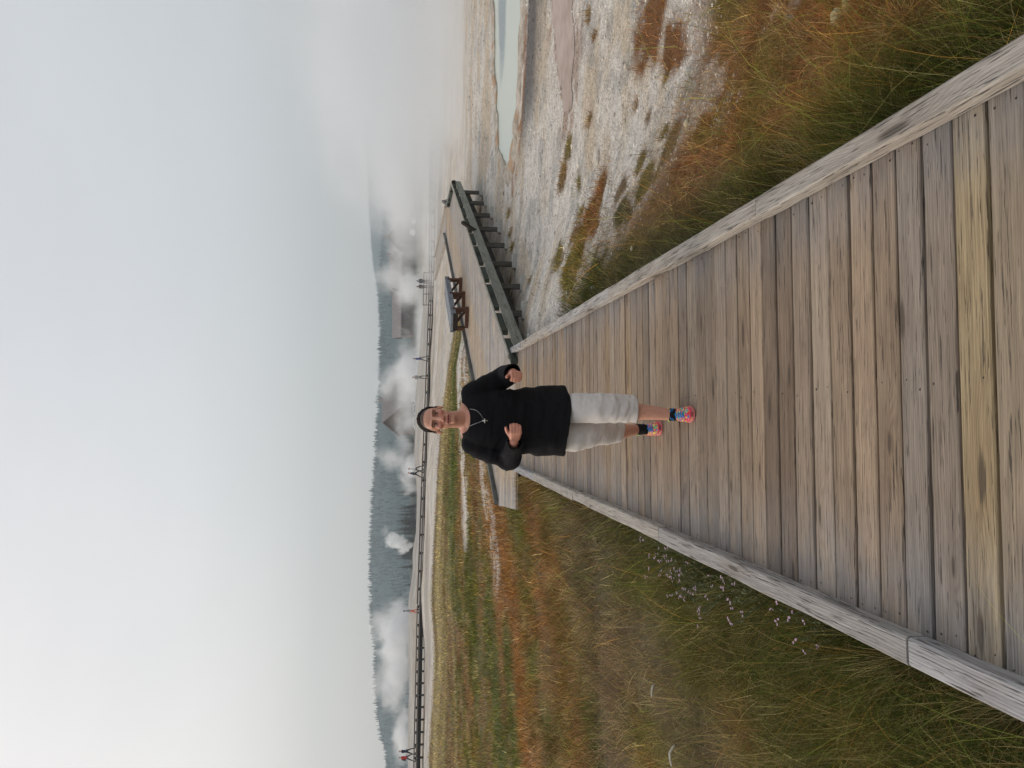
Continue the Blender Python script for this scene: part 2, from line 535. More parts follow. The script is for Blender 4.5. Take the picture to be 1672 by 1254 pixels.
def zones(x, y):
    """colour of the ground cover, share of grass cover, blade length factor"""
    x = np.asarray(x, float); y = np.asarray(y, float)
    k = np.clip(y / 12, 0.25, 3)
    wx = x + (fbm(x * 0.8 / k, y * 0.8 / k, 21) - .5) * .75 * k
    wy = y + (fbm(x * 0.8 / k + 40, y * 0.8 / k, 22) - .5) * .75 * k
    s = side_of(x, y)
    left = np.where(y < 11.6, s < 0, (0.893 * x - 0.45 * y + 6.0) < 0) & ~((y > 17) & (x / np.maximum(y, 1) > .098 + .03 * (fbm(x * .5, y * .2, 77) - .5)))
    n1 = fbm(x * 0.5, y * 0.5, 31); n2 = fbm(x * 1.7, y * 1.7, 32); n3 = fbm(x * 0.12, y * 0.35, 33)
    colr = np.empty(np.shape(x) + (3,))
    colr[:] = C['olive']

    def put(mask, cn):
        m_ = np.clip(mask, 0, 1)[..., None]
        colr[:] = colr * (1 - m_) + (C[cn] if isinstance(cn, str) else cn) * m_
    # left meadow
    put(S(0.46, 0.62, n1), 'brown')
    put(S(0.50, 0.66, n2) * 0.75, 'redbrown')
    put(S(0.52, 0.68, fbm(x * 1.1 + 7, y * 1.1, 35)) * 0.8, 'green')
    put(S(0.5, 0.7, fbm(x * 0.9 + 3, y * 0.9, 36)) * 0.6 * S(9, 4, y), 'greybrown')
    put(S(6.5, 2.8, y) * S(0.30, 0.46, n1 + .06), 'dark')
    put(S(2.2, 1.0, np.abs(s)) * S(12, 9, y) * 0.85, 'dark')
    for P, w, cn, am in BANDS:
        d = seg_dist(wx, wy, P)
        put(S(w * 1.25, w * 0.35, d) * am * np.where(left, 1, 0), cn)
    cover = np.ones(np.shape(x))
    # streaks far off
    put(S(24, 45, y) * S(.5, .62, n3) * .6, 'tan')
    for P, w, am in WHITE_L:
        d = seg_dist(wx, wy, P)
        mk = S(w * 1.2, w * 0.5, d) * am
        mk = mk * S(0.30, 0.5, n2 + 0.15 * am) * S(.30, .56, fbm(x * 2.6, y * 1.6, 79) + .10 * am)
        cover = cover * (1 - mk)
    edge = 57 + 9 * (fbm(x * .08, y * .02, 41) - .5) + 6 * S(-12, -35, x) - 14 * S(-4, 6, x)
    cover = cover * S(edge + 4, edge - 3, y)
    # right side
    rg = np.zeros(np.shape(x))
    n5 = fbm(x * 6.0, y * 6.0, 78) - .5
    rcol = np.empty(np.shape(x) + (3,)); rcol[:] = C['redbrown']
    ins = inside(wx * .5 + x * .5, wy * .5 + y * .5, EDGE_POLY)
    de = seg_dist(x, y, EDGE_R)
    rg = np.where(ins, (0.30 + 0.70 * S(0.0, 0.7, de)) * (1 - .55 * S(.60, .70, fbm(x * 1.9, y * 1.9, 88)) * S(1.5, 2.1, s)), 0.35 * S(0.5, 0, de) * S(.5, .6, n2))
    q = (S(.46, .64, n1) * .8)[..., None]
    rcol = rcol * (1 - q) + C['brown'] * q
    q = (S(.54, .68, n2) * .6)[..., None]; rcol = rcol * (1 - q) + C['olive'] * q
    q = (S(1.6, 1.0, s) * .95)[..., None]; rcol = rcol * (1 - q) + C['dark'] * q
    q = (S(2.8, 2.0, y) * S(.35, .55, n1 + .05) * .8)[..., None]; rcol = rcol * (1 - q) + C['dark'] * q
    for cx, cy, ra, rb, cn in TW:
        e = np.hypot((x - cx) / ra, (y - cy) / rb) + (n2 - .5) * 1.6 + n5 * 1.5
        mk = S(1.3, 0.35, e)
        rg = np.maximum(rg, mk)
        m_ = (mk * .85)[..., None]; rcol = rcol * (1 - m_) + C[cn] * m_
    # scattered small tufts on the crust
    tn = vnoise(x * 2.1, y * 2.1, 51) * vnoise(x * .5, y * .5, 52)
    rg = np.maximum(rg, S(.60, .68, tn) * .8 * S(13, 8, y))
    inpool = inside(x, y, POOL)
    rg = np.where(inpool | (seg_dist(x, y, POOL, True) < .35), 0, rg)
    l3 = left[..., None]
    colr = np.where(l3, colr, rcol)
    cover = np.where(left, cover, rg)
    cover = np.where((y > 11.6) & (s > -0.9) & ~left, rg, cover)
    length = np.where(left, 1.0, 0.9) * (0.75 + .5 * n2)
    return colr, cover, length


def crust(x, y):
    """colour of the bare ground"""
    n1 = fbm(x * 0.6, y * 1.2, 61); n2 = fbm(x * 2.5, y * 4, 62)
    c = np.empty(np.shape(x) + (3,)); c[:] = C['sinter']

    def put(mask, cn):
        m_ = np.clip(mask, 0, 1)[..., None]
        c[:] = c * (1 - m_) + C[cn] * m_
    put(S(.45, .65, n1) * .75, 'sinter_warm')
    put(S(.52, .68, n2) * .6, 'sinter_grey')
    # by the pool: wet grey apron, iron stain at the rim
    d = seg_dist(x, y, POOL, True)
    near_side = S(0.35, 0.6, d) * S(3.6, 1.8, d + (n1 - .5) * 2) * S(16.6, 15.4, y + .1 * (x - 5)) * S(4.2, 5.6, x)
    put(near_side * .92, 'wet')
    put(S(.55, .25, np.abs(d - .30)) * S(.45, .6, n2) * S(17.4, 16.6, y) * .9, 'rust')
    # rusty ground near the pinkish mud
    dp = seg_dist(x, y, PUD, True); ip = inside(x, y, PUD)
    put(S(.7, .1, dp) * np.where(ip, 0, 1) * S(.42, .6, n2) * .5, 'rust')
    put(np.where(ip, 1, 0) * .9, 'pink')
    # far: greyer, with pale and tan streaks; woodland floor beyond
    f = fbm(x * .05, y * .22, 63)
    put(S(40, 70, y) * S(.45, .6, f) * .6, 'sinter_grey')
    put(S(50, 80, y) * S(.55, .66, fbm(x * .06, y * .3, 64)) * .4, 'brown')
    put(S(84, 100, y) * .5, 'sinter_grey')
    put(S(170, 330, y), 'forest')
    return c



# ------------------------------------------------------------------ ground sheet
ang = np.concatenate([np.arange(-180, -48, 6.0), np.arange(-48, 48.01, 0.36), np.arange(54, 180.1, 6.0)])
rad = np.concatenate([[0.0], np.geomspace(0.5, 2300, 700)])
AA, RR_ = np.meshgrid(np.radians(ang), rad)
gx, gy = RR_ * np.sin(AA), RR_ * np.cos(AA)
gz = G(gx.ravel(), gy.ravel())
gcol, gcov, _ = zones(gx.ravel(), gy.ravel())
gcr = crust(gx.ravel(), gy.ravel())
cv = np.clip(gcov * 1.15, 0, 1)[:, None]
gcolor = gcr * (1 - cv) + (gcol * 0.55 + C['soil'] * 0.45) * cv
ff, ls, lt = grid_faces(len(rad), len(ang))
mg = Mat('ground_mat')
tint = mg.attr('tint')
cov = mg.attr('cover', 'Fac')
p = mg.pos()
a1 = mg.noise(p, 38.0, 5, 0.65)
a2 = mg.noise(p, 9.0, 4, 0.6)
a3 = mg.noise(p, 150.0, 2, 0.6)
vr = mg.n('TexVoronoi', {'Vector': p, 'Scale': 26.0}).outputs['Distance']
cc = mg.mix(1.0, tint, mg.rng(a1, .3, .7, .55, 1.25), 'MULTIPLY')
cc = mg.mix(1.0, cc, mg.rng(a2, .3, .7, .72, 1.22), 'MULTIPLY')
cc = mg.mix(1.0, cc, mg.rng(a3, .3, .7, .75, 1.2), 'MULTIPLY')
cc = mg.mix(mg.rng(vr, .0, .10, .35, 0), cc, (0.12, 0.10, 0.085, 1))
hh = mg.math('ADD', mg.math('MULTIPLY', a1, 1.0), mg.math('MULTIPLY', a2, .8))
hh = mg.math('ADD', hh, mg.math('MULTIPLY', vr, .5))
mg.bsdf(cc, 0.92, mg.bump(hh, 0.8, 0.03), Specular_IOR_Level=0.2)
me = np_mesh('ground', np.stack([gx.ravel(), gy.ravel(), gz], -1), ff[::-1], ls, lt, mg.m, gcolor, smooth=True)
tag(link('ground', me), kind='structure')

# ------------------------------------------------------------------ water, mud, rim
mw = Mat('pool_water_mat')
p = mw.pos()
deep = mw.n('VectorMath', operation='DISTANCE')
dc = at(820, -20, POOL_Z)
pv = mw.n('VectorMath', operation='MULTIPLY'); mw.set(pv.inputs[0], p); pv.inputs[1].default_value = (0.42, 1.15, 0)
mw.set(deep.inputs[0], pv.outputs[0]); deep.inputs[1].default_value = (dc.x * .42, dc.y * 1.15, 0)
nz = mw.noise(p, 0.9, 3)
dd = mw.math('ADD', deep.outputs['Value'], mw.math('MULTIPLY', nz, 0.8))
wc = mw.mix(mw.rng(dd, .95, 1.5, 1, 0, True), L4((188, 194, 180)), L4((104, 120, 122)))
wv = mw.noise(mw.vmul(p, (1, 3, 1)), 4.0, 3)
mw.bsdf(wc, 0.22, mw.bump(wv, 0.10, 0.02), Specular_IOR_Level=0.35)
wm = MB()
wm.add([(q.x, q.y, POOL_Z) for q in POOL], [tuple(range(len(POOL)))])
tag(wm.build('pool_water', mw.m), kind='structure')

mp = Mat('mud_mat')
p = mp.pos()
nz = mp.noise(p, 2.2, 5, .6)
mp.bsdf(mp.mix(mp.rng(nz, .4, .65), L4((180, 160, 148)), L4((152, 130, 114))), 0.55, mp.bump(mp.noise(p, 14, 4), .25, .02))
tris = []
pb = bmesh.new()
vs = [pb.verts.new((q.x, q.y, 0)) for q in PUD]
pb.faces.new(vs)
bmesh.ops.triangulate(pb, faces=pb.faces[:])
for _ in range(4): bmesh.ops.subdivide_edges(pb, edges=pb.edges[:], cuts=1, use_grid_fill=True)
for v in pb.verts: v.co.z = float(G(v.co.x, v.co.y, False)) + 0.007
me = bpy.data.meshes.new('mud_puddle'); pb.to_mesh(me); me.materials.append(mp.m)
me.polygons.foreach_set('use_smooth', np.ones(len(me.polygons), bool))
tag(link('mud_puddle', me), kind='structure')

# crusted rim round the pool: lumps of sinter along the shore
mr = Mat('sinter_rim_mat')
p = mr.pos()
nz = mr.noise(p, 5, 5, .65); n2 = mr.noise(p, 2.2, 3)
cc = mr.mix(mr.rng(nz, .35, .65), L4((200, 190, 176)), L4((150, 138, 124)))
cc = mr.mix(mr.rng(n2, .55, .66, 0, .75), cc, L4((178, 138, 100)))
mr.bsdf(cc, .9, mr.bump(mr.noise(p, 30, 4), .6, .02))
rim = MB()
shore = []
for i in range(len(POOL) - 1):
    a, b = POOL[i], POOL[i + 1]
    k = max(2, int((b - a).length / 0.10))
    shore += [a.lerp(b, j / k) for j in range(k)]
rings = []
for i, q in enumerate(shore):
    d = (shore[min(i + 1, len(shore) - 1)] - shore[max(i - 1, 0)]).normalized()
    nrm = Vector((d.y, -d.x, 0))
    w = 0.16 + 0.16 * float(vnoise(i * .31, 3., 71)); h = 0.05 + 0.07 * float(vnoise(i * .43, 5., 72))
    if q.y > 18.4: h *= .5
    off = (float(vnoise(i * .23, 9., 73)) - .5) * .22
    rings.append([(q.x + nrm.x * (off + w * math.cos(th)), q.y + nrm.y * (off + w * math.cos(th)), POOL_Z + .01 + h * math.sin(th) * (.8 + .4 * float(vnoise(i * .9, th * 2, 74)))) for th in np.linspace(-.4, math.pi + .4, 10)])
rim.loft(rings)
tag(rim.build('pool_rim', mr.m, smooth=True), kind='structure')

# ------------------------------------------------------------------ wood
W_DECK = wood('weathered_deck_wood', 0.45, bump=.65, edge=True)
W_KERB = wood('weathered_kerb_wood', 1.0, bump=.7)
M_NAIL = simple('nail_metal', (52, 44, 40), .6)
M_DARKWOOD = wood('dark_brown_wood', .3)


def plank_tint(y=5.0):
    r = random.random()
    base = [(157, 140, 122), (150, 136, 122), (158, 138, 114), (143, 130, 116), (158, 145, 131), (135, 120, 106)]
    wts = [5, 4, 2, 3, 3, 2]
    c = np.array(random.choices(base, wts)[0], float) * random.uniform(.92, 1.06) * np.array([1.0, .975, .945])
    return lin(np.clip(c, 0, 255))


AX = lambda y: 0.094 - 0.0406 * y           # centre line of the near walk
DIRW = Vector((-0.0406, 1, 0)).normalized()
CROSS = Vector((DIRW.y, -DIRW.x, 0))
walk = empty('boardwalk', (0.094, 0, 0), 'near straight plank boardwalk the woman in the black sweatshirt walks along', 'boardwalk')
deck = MB()
PW = 0.139
y = -1.5
i = 0
HALF = 0.915
NEAR_T = {1.95: (164, 145, 114), 1.80: (150, 134, 114), 2.09: (146, 132, 118), 2.22: (148, 136, 124)}
nails = []
while y < 11.25:
    w = PW + random.uniform(-.008, .006)
    c = Vector((AX(y + w / 2), y + w / 2, 0))
    dz = random.uniform(-.0025, .0025)
    near = y < 7
    t_ = plank_tint(y)
    for yk, cv_ in NEAR_T.items():
        if abs(y - yk) < .07: t_ = lin(cv_)
    rotj = random.uniform(-.0025, .0025)
    cx = (CROSS + DIRW * rotj).normalized()
    e1, e2 = HALF + random.uniform(-.012, .012), HALF + random.uniform(-.012, .012)
    p0, p1 = c - cx * e1 + Vector((0, 0, dz)), c + cx * e2 + Vector((0, 0, dz + random.uniform(-.002, .002)))
    deck.board(p0, p1, w - random.uniform(.005, .014), .042, ch=.004, nseg=14 if near else 4, tint=t_, wav=.0022 if near else .001, lift=random.uniform(-.0015, .0015))
    if y < 8:
        for xo in (-.80, .0, .79):
            for sg in (-1, 1):
                if random.random() < (.45 if xo == 0 else .75):
                    nails.append(c + cx * (xo + random.uniform(-.02, .02)) + DIRW * sg * (w * .27 + random.uniform(-.008, .008)) + Vector((0, 0, dz + .0012)))
    y += w + random.choice([0, .001, .002, .004])
    i += 1
deck.cur = 1
for q in nails:
    r = random.uniform(.0025, .0042)
    deck.tube([q - Vector((0, 0, .004)), q], r, 6)
deck.build('decking', [W_DECK, M_NAIL], walk)


def kerb_tint():
    c = np.array(random.choice([(168, 164, 160), (162, 160, 160), (172, 165, 156)]), float) * random.uniform(.96, 1.04)
    return lin(c)


KO = 0.86
for sg, cuts in ((-1, [-1.5, 2.32, 4.75, 7.2, 9.4, 11.05]), (1, [-1.5, 3.32, 5.86, 8.4, 10.3, 11.5])):
    for a, b in zip(cuts[:-1], cuts[1:]):
        kb = MB()
        off = random.uniform(-.008, .008) + (0.022 if (sg < 0 and b < 2.5) else 0)
        c0 = Vector((AX(a), a, 0)) + CROSS * sg * (KO + abs(off)) + Vector((0, 0, .068 + random.uniform(-.004, .004)))
        c1 = Vector((AX(b), b, 0)) + CROSS * sg * (KO + off * .4) + Vector((0, 0, .068 + random.uniform(-.004, .004)))
        gap = (c1 - c0).normalized() * .004
        kb.board(c0 + gap, c1 - gap, .094, .066, ch=.008, nseg=24, tint=kerb_tint(), wav=.004, lift=random.uniform(-.002, .002))
        for q in np.arange(.15, (c1 - c0).length, .42):
            pass
        kb.build('kerb', W_KERB, walk)
for xo in (-.80, 0, .80):
    st = MB()
    st.board(Vector((AX(-1.4) + xo, -1.4, -.043)), Vector((AX(11.1) + xo, 11.1, -.043)), .045, .14, tint=lin((95, 85, 75)))
    st.build('stringer_or_shade_beam', W_DECK, walk)

# ---- platform beyond, bending to the right
plat = empty('boardwalk', tuple(at(800, 690)), 'raised plank platform beyond the woman, bending off to the right toward the pool', 'boardwalk')
dk = MB()
RL = [(PA.x, PA.y), (PB.x, PB.y), (6.15, 26.2), (6.9, 28.9)]
LL = [(-1.86, 11.27), (QA.x, QA.y), (QB.x, QB.y), (5.6, 29.0)]


def x_on(line, y):
    ys = [p[1] for p in line]; xs = [p[0] for p in line]
    return float(np.interp(y, ys, xs))


y = 11.27
while y < 28.85:
    w = PW + random.uniform(-.006, .006)
    yc = y + w / 2
    xl, xr = x_on(LL, yc), x_on(RL, yc)
    if yc < PA.y: xr = max(xr, AX(yc) + HALF - .08)
    if xr - xl > .2:
        dz = random.uniform(-.003, .003)
        sl = (x_on(LL, yc + .3) - x_on(LL, yc - .3)) / .6
        sr = (x_on(RL, yc + .3) - x_on(RL, yc - .3)) / .6
        c_ = np.array(random.choice([(186, 168, 148), (178, 162, 144), (190, 168, 142), (172, 160, 148)]), float) * random.uniform(.94, 1.06)
        dk.board((xl, yc, dz), (xr, yc, dz), w - .007, .042, ch=.004, nseg=2, tint=lin(c_), skew=(-sl, -sr))
    y += w + .002
dk.build('decking', W_DECK, plat)
GREENW = lin((138, 142, 134))


def edge_kerb(a, b, tint, block=True, h=.125, w=.09, t=.022, lenb=2.6, fascia=True, inset=.05):
    a, b = Vector((a[0], a[1], 0)), Vector((b[0], b[1], 0))
    n = max(1, int((b - a).length / lenb)); d = (b - a).normalized()
    inw = Vector((-d.y, d.x, 0)) * inset
    for k in range(n):
        m = MB()
        q0, q1 = a.lerp(b, k / n) + d * .004, a.lerp(b, (k + 1) / n) - d * .004
        m.board(q0 + inw + Vector((0, 0, h)), q1 + inw + Vector((0, 0, h)), w, t, tint=tint * random.uniform(.9, 1.1), nseg=4)
        m.build('kerb', W_KERB, plat)
        if block:
            for q in (.08, .5, .92):
                bb = MB(); c = q0.lerp(q1, q) + inw
                bb.board(c - d * .42 + Vector((0, 0, h - t - .001)), c + d * .42 + Vector((0, 0, h - t - .001)), w * .8, h - t - .002, tint=lin((58, 66, 58)))
                bb.build('kerb_block', W_KERB, plat)
        if fascia:
            fb = MB()
            up = Vector((d.y, -d.x, 0))
            fb.board(q0 + up * .027 + Vector((0, 0, -.085)), q1 + up * .027 + Vector((0, 0, -.085)), .165, .024, up=up, tint=GREENW * random.uniform(.85, 1.12), nseg=4)
            fb.build('fascia_board', W_KERB, plat)


edge_kerb(RL[0], RL[1], lin((172, 168, 158)))
edge_kerb(RL[1], RL[2], lin((120, 124, 118)))
edge_kerb(RL[2], RL[3], lin((120, 118, 112)), lenb=1.4)
edge_kerb(LL[2], LL[1], lin((104, 104, 100)), block=False, h=.075, t=.072, fascia=False)
edge_kerb(LL[3], LL[2], lin((120, 116, 110)), block=False, h=.075, t=.072, lenb=1.2, fascia=False)
# posts and joist ends under the open edge
dP = (Vector((RL[1][0], RL[1][1], 0)) - Vector((RL[0][0], RL[0][1], 0)))
for k in range(9):
    q = Vector((RL[0][0], RL[0][1], 0)) + dP * ((k + .35) / 9)
    gzq = float(G(q.x, q.y)) - .1
    pm = MB()
    c = q + Vector((-.10, 0.02, 0))
    pm.board(c + Vector((0, 0, -.043)), c + Vector((0, 0, gzq)), .10, .10, up=(0, -1, 0), tint=lin((100, 98, 92)))
    pm.build('post', W_KERB, plat)
    sl = MB()
    sl.box((q.x - .05, q.y, gzq + .13), (.3, .22, .08))
    o = sl.build('post_footing', simple('footing_mat', (176, 176, 170), .9), plat) if k == 0 else None
    if k == 0: foot_proto = o
    else:
        o2 = link('post_footing', sl.mesh('post_footing'), plat); o2.data.materials.append(foot_proto.data.materials[0])
for k in range(3):  # added beams, deep and dark to hide the lit ground under the deck
    q0 = Vector((RL[0][0], RL[0][1], 0)) - Vector((.35 + .9 * k, -.15 * k, 0)); q1 = Vector((RL[1][0], RL[1][1], 0)) - Vector((.35 + .9 * k, .0, 0))
    sm = MB(); sm.board(q0 + Vector((0, .4, -.045)), q1 + Vector((0, 0, -.045)), .05, .40 if k == 0 else .25, tint=lin((52, 48, 42))); sm.build('stringer_or_shade_beam', W_DECK, plat)
# rear branch of the walk going left behind the bench
br = empty('boardwalk', tuple(at(722, 420, -.1)), 'narrow far boardwalk spur leaving the platform leftward behind the bench', 'boardwalk')
bm_ = MB()
b0, b1 = Vector((5.3, 28.6, -.02)), at(711, 455, -.35)
b1 = Vector((b1.x, b1.y, -.35))
d = (b1 - b0).normalized(); nb = int((b1 - b0).length / .145)
sd = Vector((d.y, -d.x, 0)).normalized()
for k in range(nb):
    c = b0.lerp(b1, (k + .5) / nb)
    bm_.board(c - sd * .1, c + sd * 1.3, .138, .04, tint=lin((178, 170, 160)) * random.uniform(.9, 1.1))
bm_.build('decking', W_DECK, br)
for o_ in (-.05, 1.25):
    km = MB(); km.board(b0 + sd * o_ + Vector((0, 0, .07)), b1 + sd * o_ + Vector((0, 0, .07)), .09, .065, tint=lin((170, 162, 152)), nseg=3); km.build('kerb', W_KERB, br)

# leaning stake at the platform edge
stk = MB()
s0, s1 = at(775, 378, -.05), pt(753, 364, at(775, 378, -.05).y - .25)
stk.board(s0, s1, .075, .06, tint=lin((58, 52, 46)))
tag(stk.build('leaning_stake', M_DARKWOOD), 'thin dark stake leaning over the outer edge of the raised platform', 'stake')

# ------------------------------------------------------------------ bench on the platform
bd = Vector((QB.x - QA.x, QB.y - QA.y, 0)).normalized()      # along the bench
bn = Vector((bd.y, -bd.x, 0))                                # toward the open side
BL = at(766, 531)
bc0 = Vector((BL.x, BL.y, 0)) + bn * .32 + bd * .12
blen = 2.6
bench = empty('park_bench', tuple(bc0 + bd * blen / 2), 'backless grey plank bench on three dark brown trestles on the platform', 'bench')
SE = .46
for k in range(3):
    sm = MB()
    c = bn * (-.36 + .135 * k)
    sm.board(bc0 + c - bd * .22 + Vector((0, 0, SE)), bc0 + c + bd * (blen + .02) + Vector((0, 0, SE)), .13, .055, tint=lin((150, 156, 162)) * random.uniform(.92, 1.05), nseg=4)
    sm.build('seat_plank', W_KERB, bench)
for nm, o_ in (('front_apron', .02), ('rear_apron', -.45)):
    sm = MB()
    sm.board(bc0 + bn * o_ - bd * .2 + Vector((0, 0, SE - .06)), bc0 + bn * o_ + bd * blen + Vector((0, 0, SE - .06)), .125, .03, up=bn, tint=lin((128, 136, 146)), nseg=3)
    sm.build(nm, W_KERB, bench)
DB = lin((92, 64, 50))
for q in (.0, .5, 1.0):
    c = bc0 + bd * (.12 + q * (blen - .35))
    tr = MB()
    a, b = c + bn * .06, c - bn * .48
    tr.board(a + Vector((0, 0, .085)), b + Vector((0, 0, .085)), .10, .083, tint=DB * 1.25)
    tr.board(a.lerp(b, .04) + Vector((0, 0, .086)), a.lerp(b, .04) + Vector((0, 0, SE - .058)), .09, .085, up=bn, tint=DB)
    tr.board(a.lerp(b, .96) + Vector((0, 0, .086)), a.lerp(b, .96) + Vector((0, 0, SE - .058)), .09, .085, up=bn, tint=DB)
    tr.board(a.lerp(b, .14) + Vector((0, 0, .10)), a.lerp(b, .86) + Vector((0, 0, SE - .085)), .07, .05, tint=DB * .8)
    tr.board(a + bn * -.02 + Vector((0, 0, SE - .056)), b + bn * .02 + Vector((0, 0, SE - .056)), .09, .05, tint=DB * .9)
    tr.build('trestle', M_DARKWOOD, bench)
em = MB(); em.board(bc0 - bd * .205 + bn * .01 + Vector((0, 0, SE - .115)), bc0 - bd * .205 - bn * .44 + Vector((0, 0, SE - .115)), .115, .02, up=-bd, tint=lin((52, 44, 40))); em.build('shaded_end_board', M_DARKWOOD, bench)  # board tinted dark to paint the shade on the bench's near end

# ------------------------------------------------------------------ far boardwalk across the meadow
FB = [(-.72, 74), (-.476, 79), (-.29, 85), (-.114, 84), (.03, 88), (.13, 93), (.24, 96), (.36, 98), (.5, 100)]


def far_deck(t):
    Y = float(np.interp(t, [a for a, _ in FB], [b for _, b in FB]))
    return Vector((t * Y, Y, float(np.interp(t, T_D, Z_D))))


fw = empty('boardwalk', tuple(far_deck(-.2)), 'long raised boardwalk on posts crossing the far side of the meadow', 'boardwalk')
ts = np.linspace(-.72, .5, 32)
fd, fk1, fk2 = MB(), MB(), MB()
for a, b in zip(ts[:-1], ts[1:]):
    A_, B_ = far_deck(a), far_deck(b)
    d = (B_ - A_).normalized(); sd = Vector((d.y, -d.x, 0)).normalized()
    fd.board(A_, B_, 2.0, .13, tint=lin((120, 112, 104)))
    fk1.board(A_ + sd * .93 + Vector((0, 0, .22)), B_ + sd * .93 + Vector((0, 0, .22)), .10, .09, tint=lin((96, 92, 88)))
    fk2.board(A_ - sd * .93 + Vector((0, 0, .22)), B_ - sd * .93 + Vector((0, 0, .22)), .10, .09, tint=lin((110, 106, 100)))
for o_ in (-.5, .5):  # dark beams added to darken the gap beneath the far deck
    m = MB()
    for a, b in zip(ts[:-1], ts[1:]):
        A_, B_ = far_deck(a), far_deck(b)
        if a > -.28: break
        m.board(A_ + Vector((0, o_, -.131)), B_ + Vector((0, o_, -.131)), .08, .34, tint=lin((50, 46, 42)))
    m.build('stringer_or_shade_beam', M_DARKWOOD, fw)
fd.build('decking', W_DECK, fw); fk1.build('kerb', W_KERB, fw); fk2.build('kerb', W_KERB, fw)
fp = None
dist_acc = 0
prev = far_deck(-.72)
for t in np.linspace(-.72, .5, 2000):
    q = far_deck(t)
    dist_acc += (q - prev).length; prev = q
    if dist_acc > (1.95 if t > -.3 else 1.15):
        dist_acc = 0
        if abs(t) > .56: continue
        m = MB()
        gq = float(G(q.x, q.y - .9)) - .15
        m.box((q.x, q.y - .93, .065 + q.z), (.28, .09, .124), tint=lin((44, 40, 38)))
        m.build('kerb_block', M_DARKWOOD, fw)
        m = MB()
        m.box((q.x, q.y - .86, (q.z - .132 + gq) / 2), (.16, .16, q.z - .132 - gq), tint=lin((52, 48, 44)))
        m.build('post', M_DARKWOOD, fw)


# ------------------------------------------------------------------ grass
mgr = Mat('grass_mat')
tint = mgr.attr('tint')
df = mgr.n('BsdfDiffuse', {'Color': tint, 'Roughness': .6})
tl = mgr.n('BsdfTranslucent', {'Color': tint})
mx = mgr.n('MixShader', {0: .22}); mgr.set(mx.inputs[1], df); mgr.set(mx.inputs[2], tl)
mgr.set(mgr.out.inputs['Surface'], mx)
GRASS = mgr.m


def blades(n, r0, r1, tmax=.82, power=1.0):
    t = rng.uniform(-tmax, tmax, n)
    # uniform in 1/r^power between the two ranges
    u = rng.uniform(r1 ** -power, r0 ** -power, n)
    yy = u ** (-1 / power)
    return t * yy, yy


GRASS_GAIN = 1.10


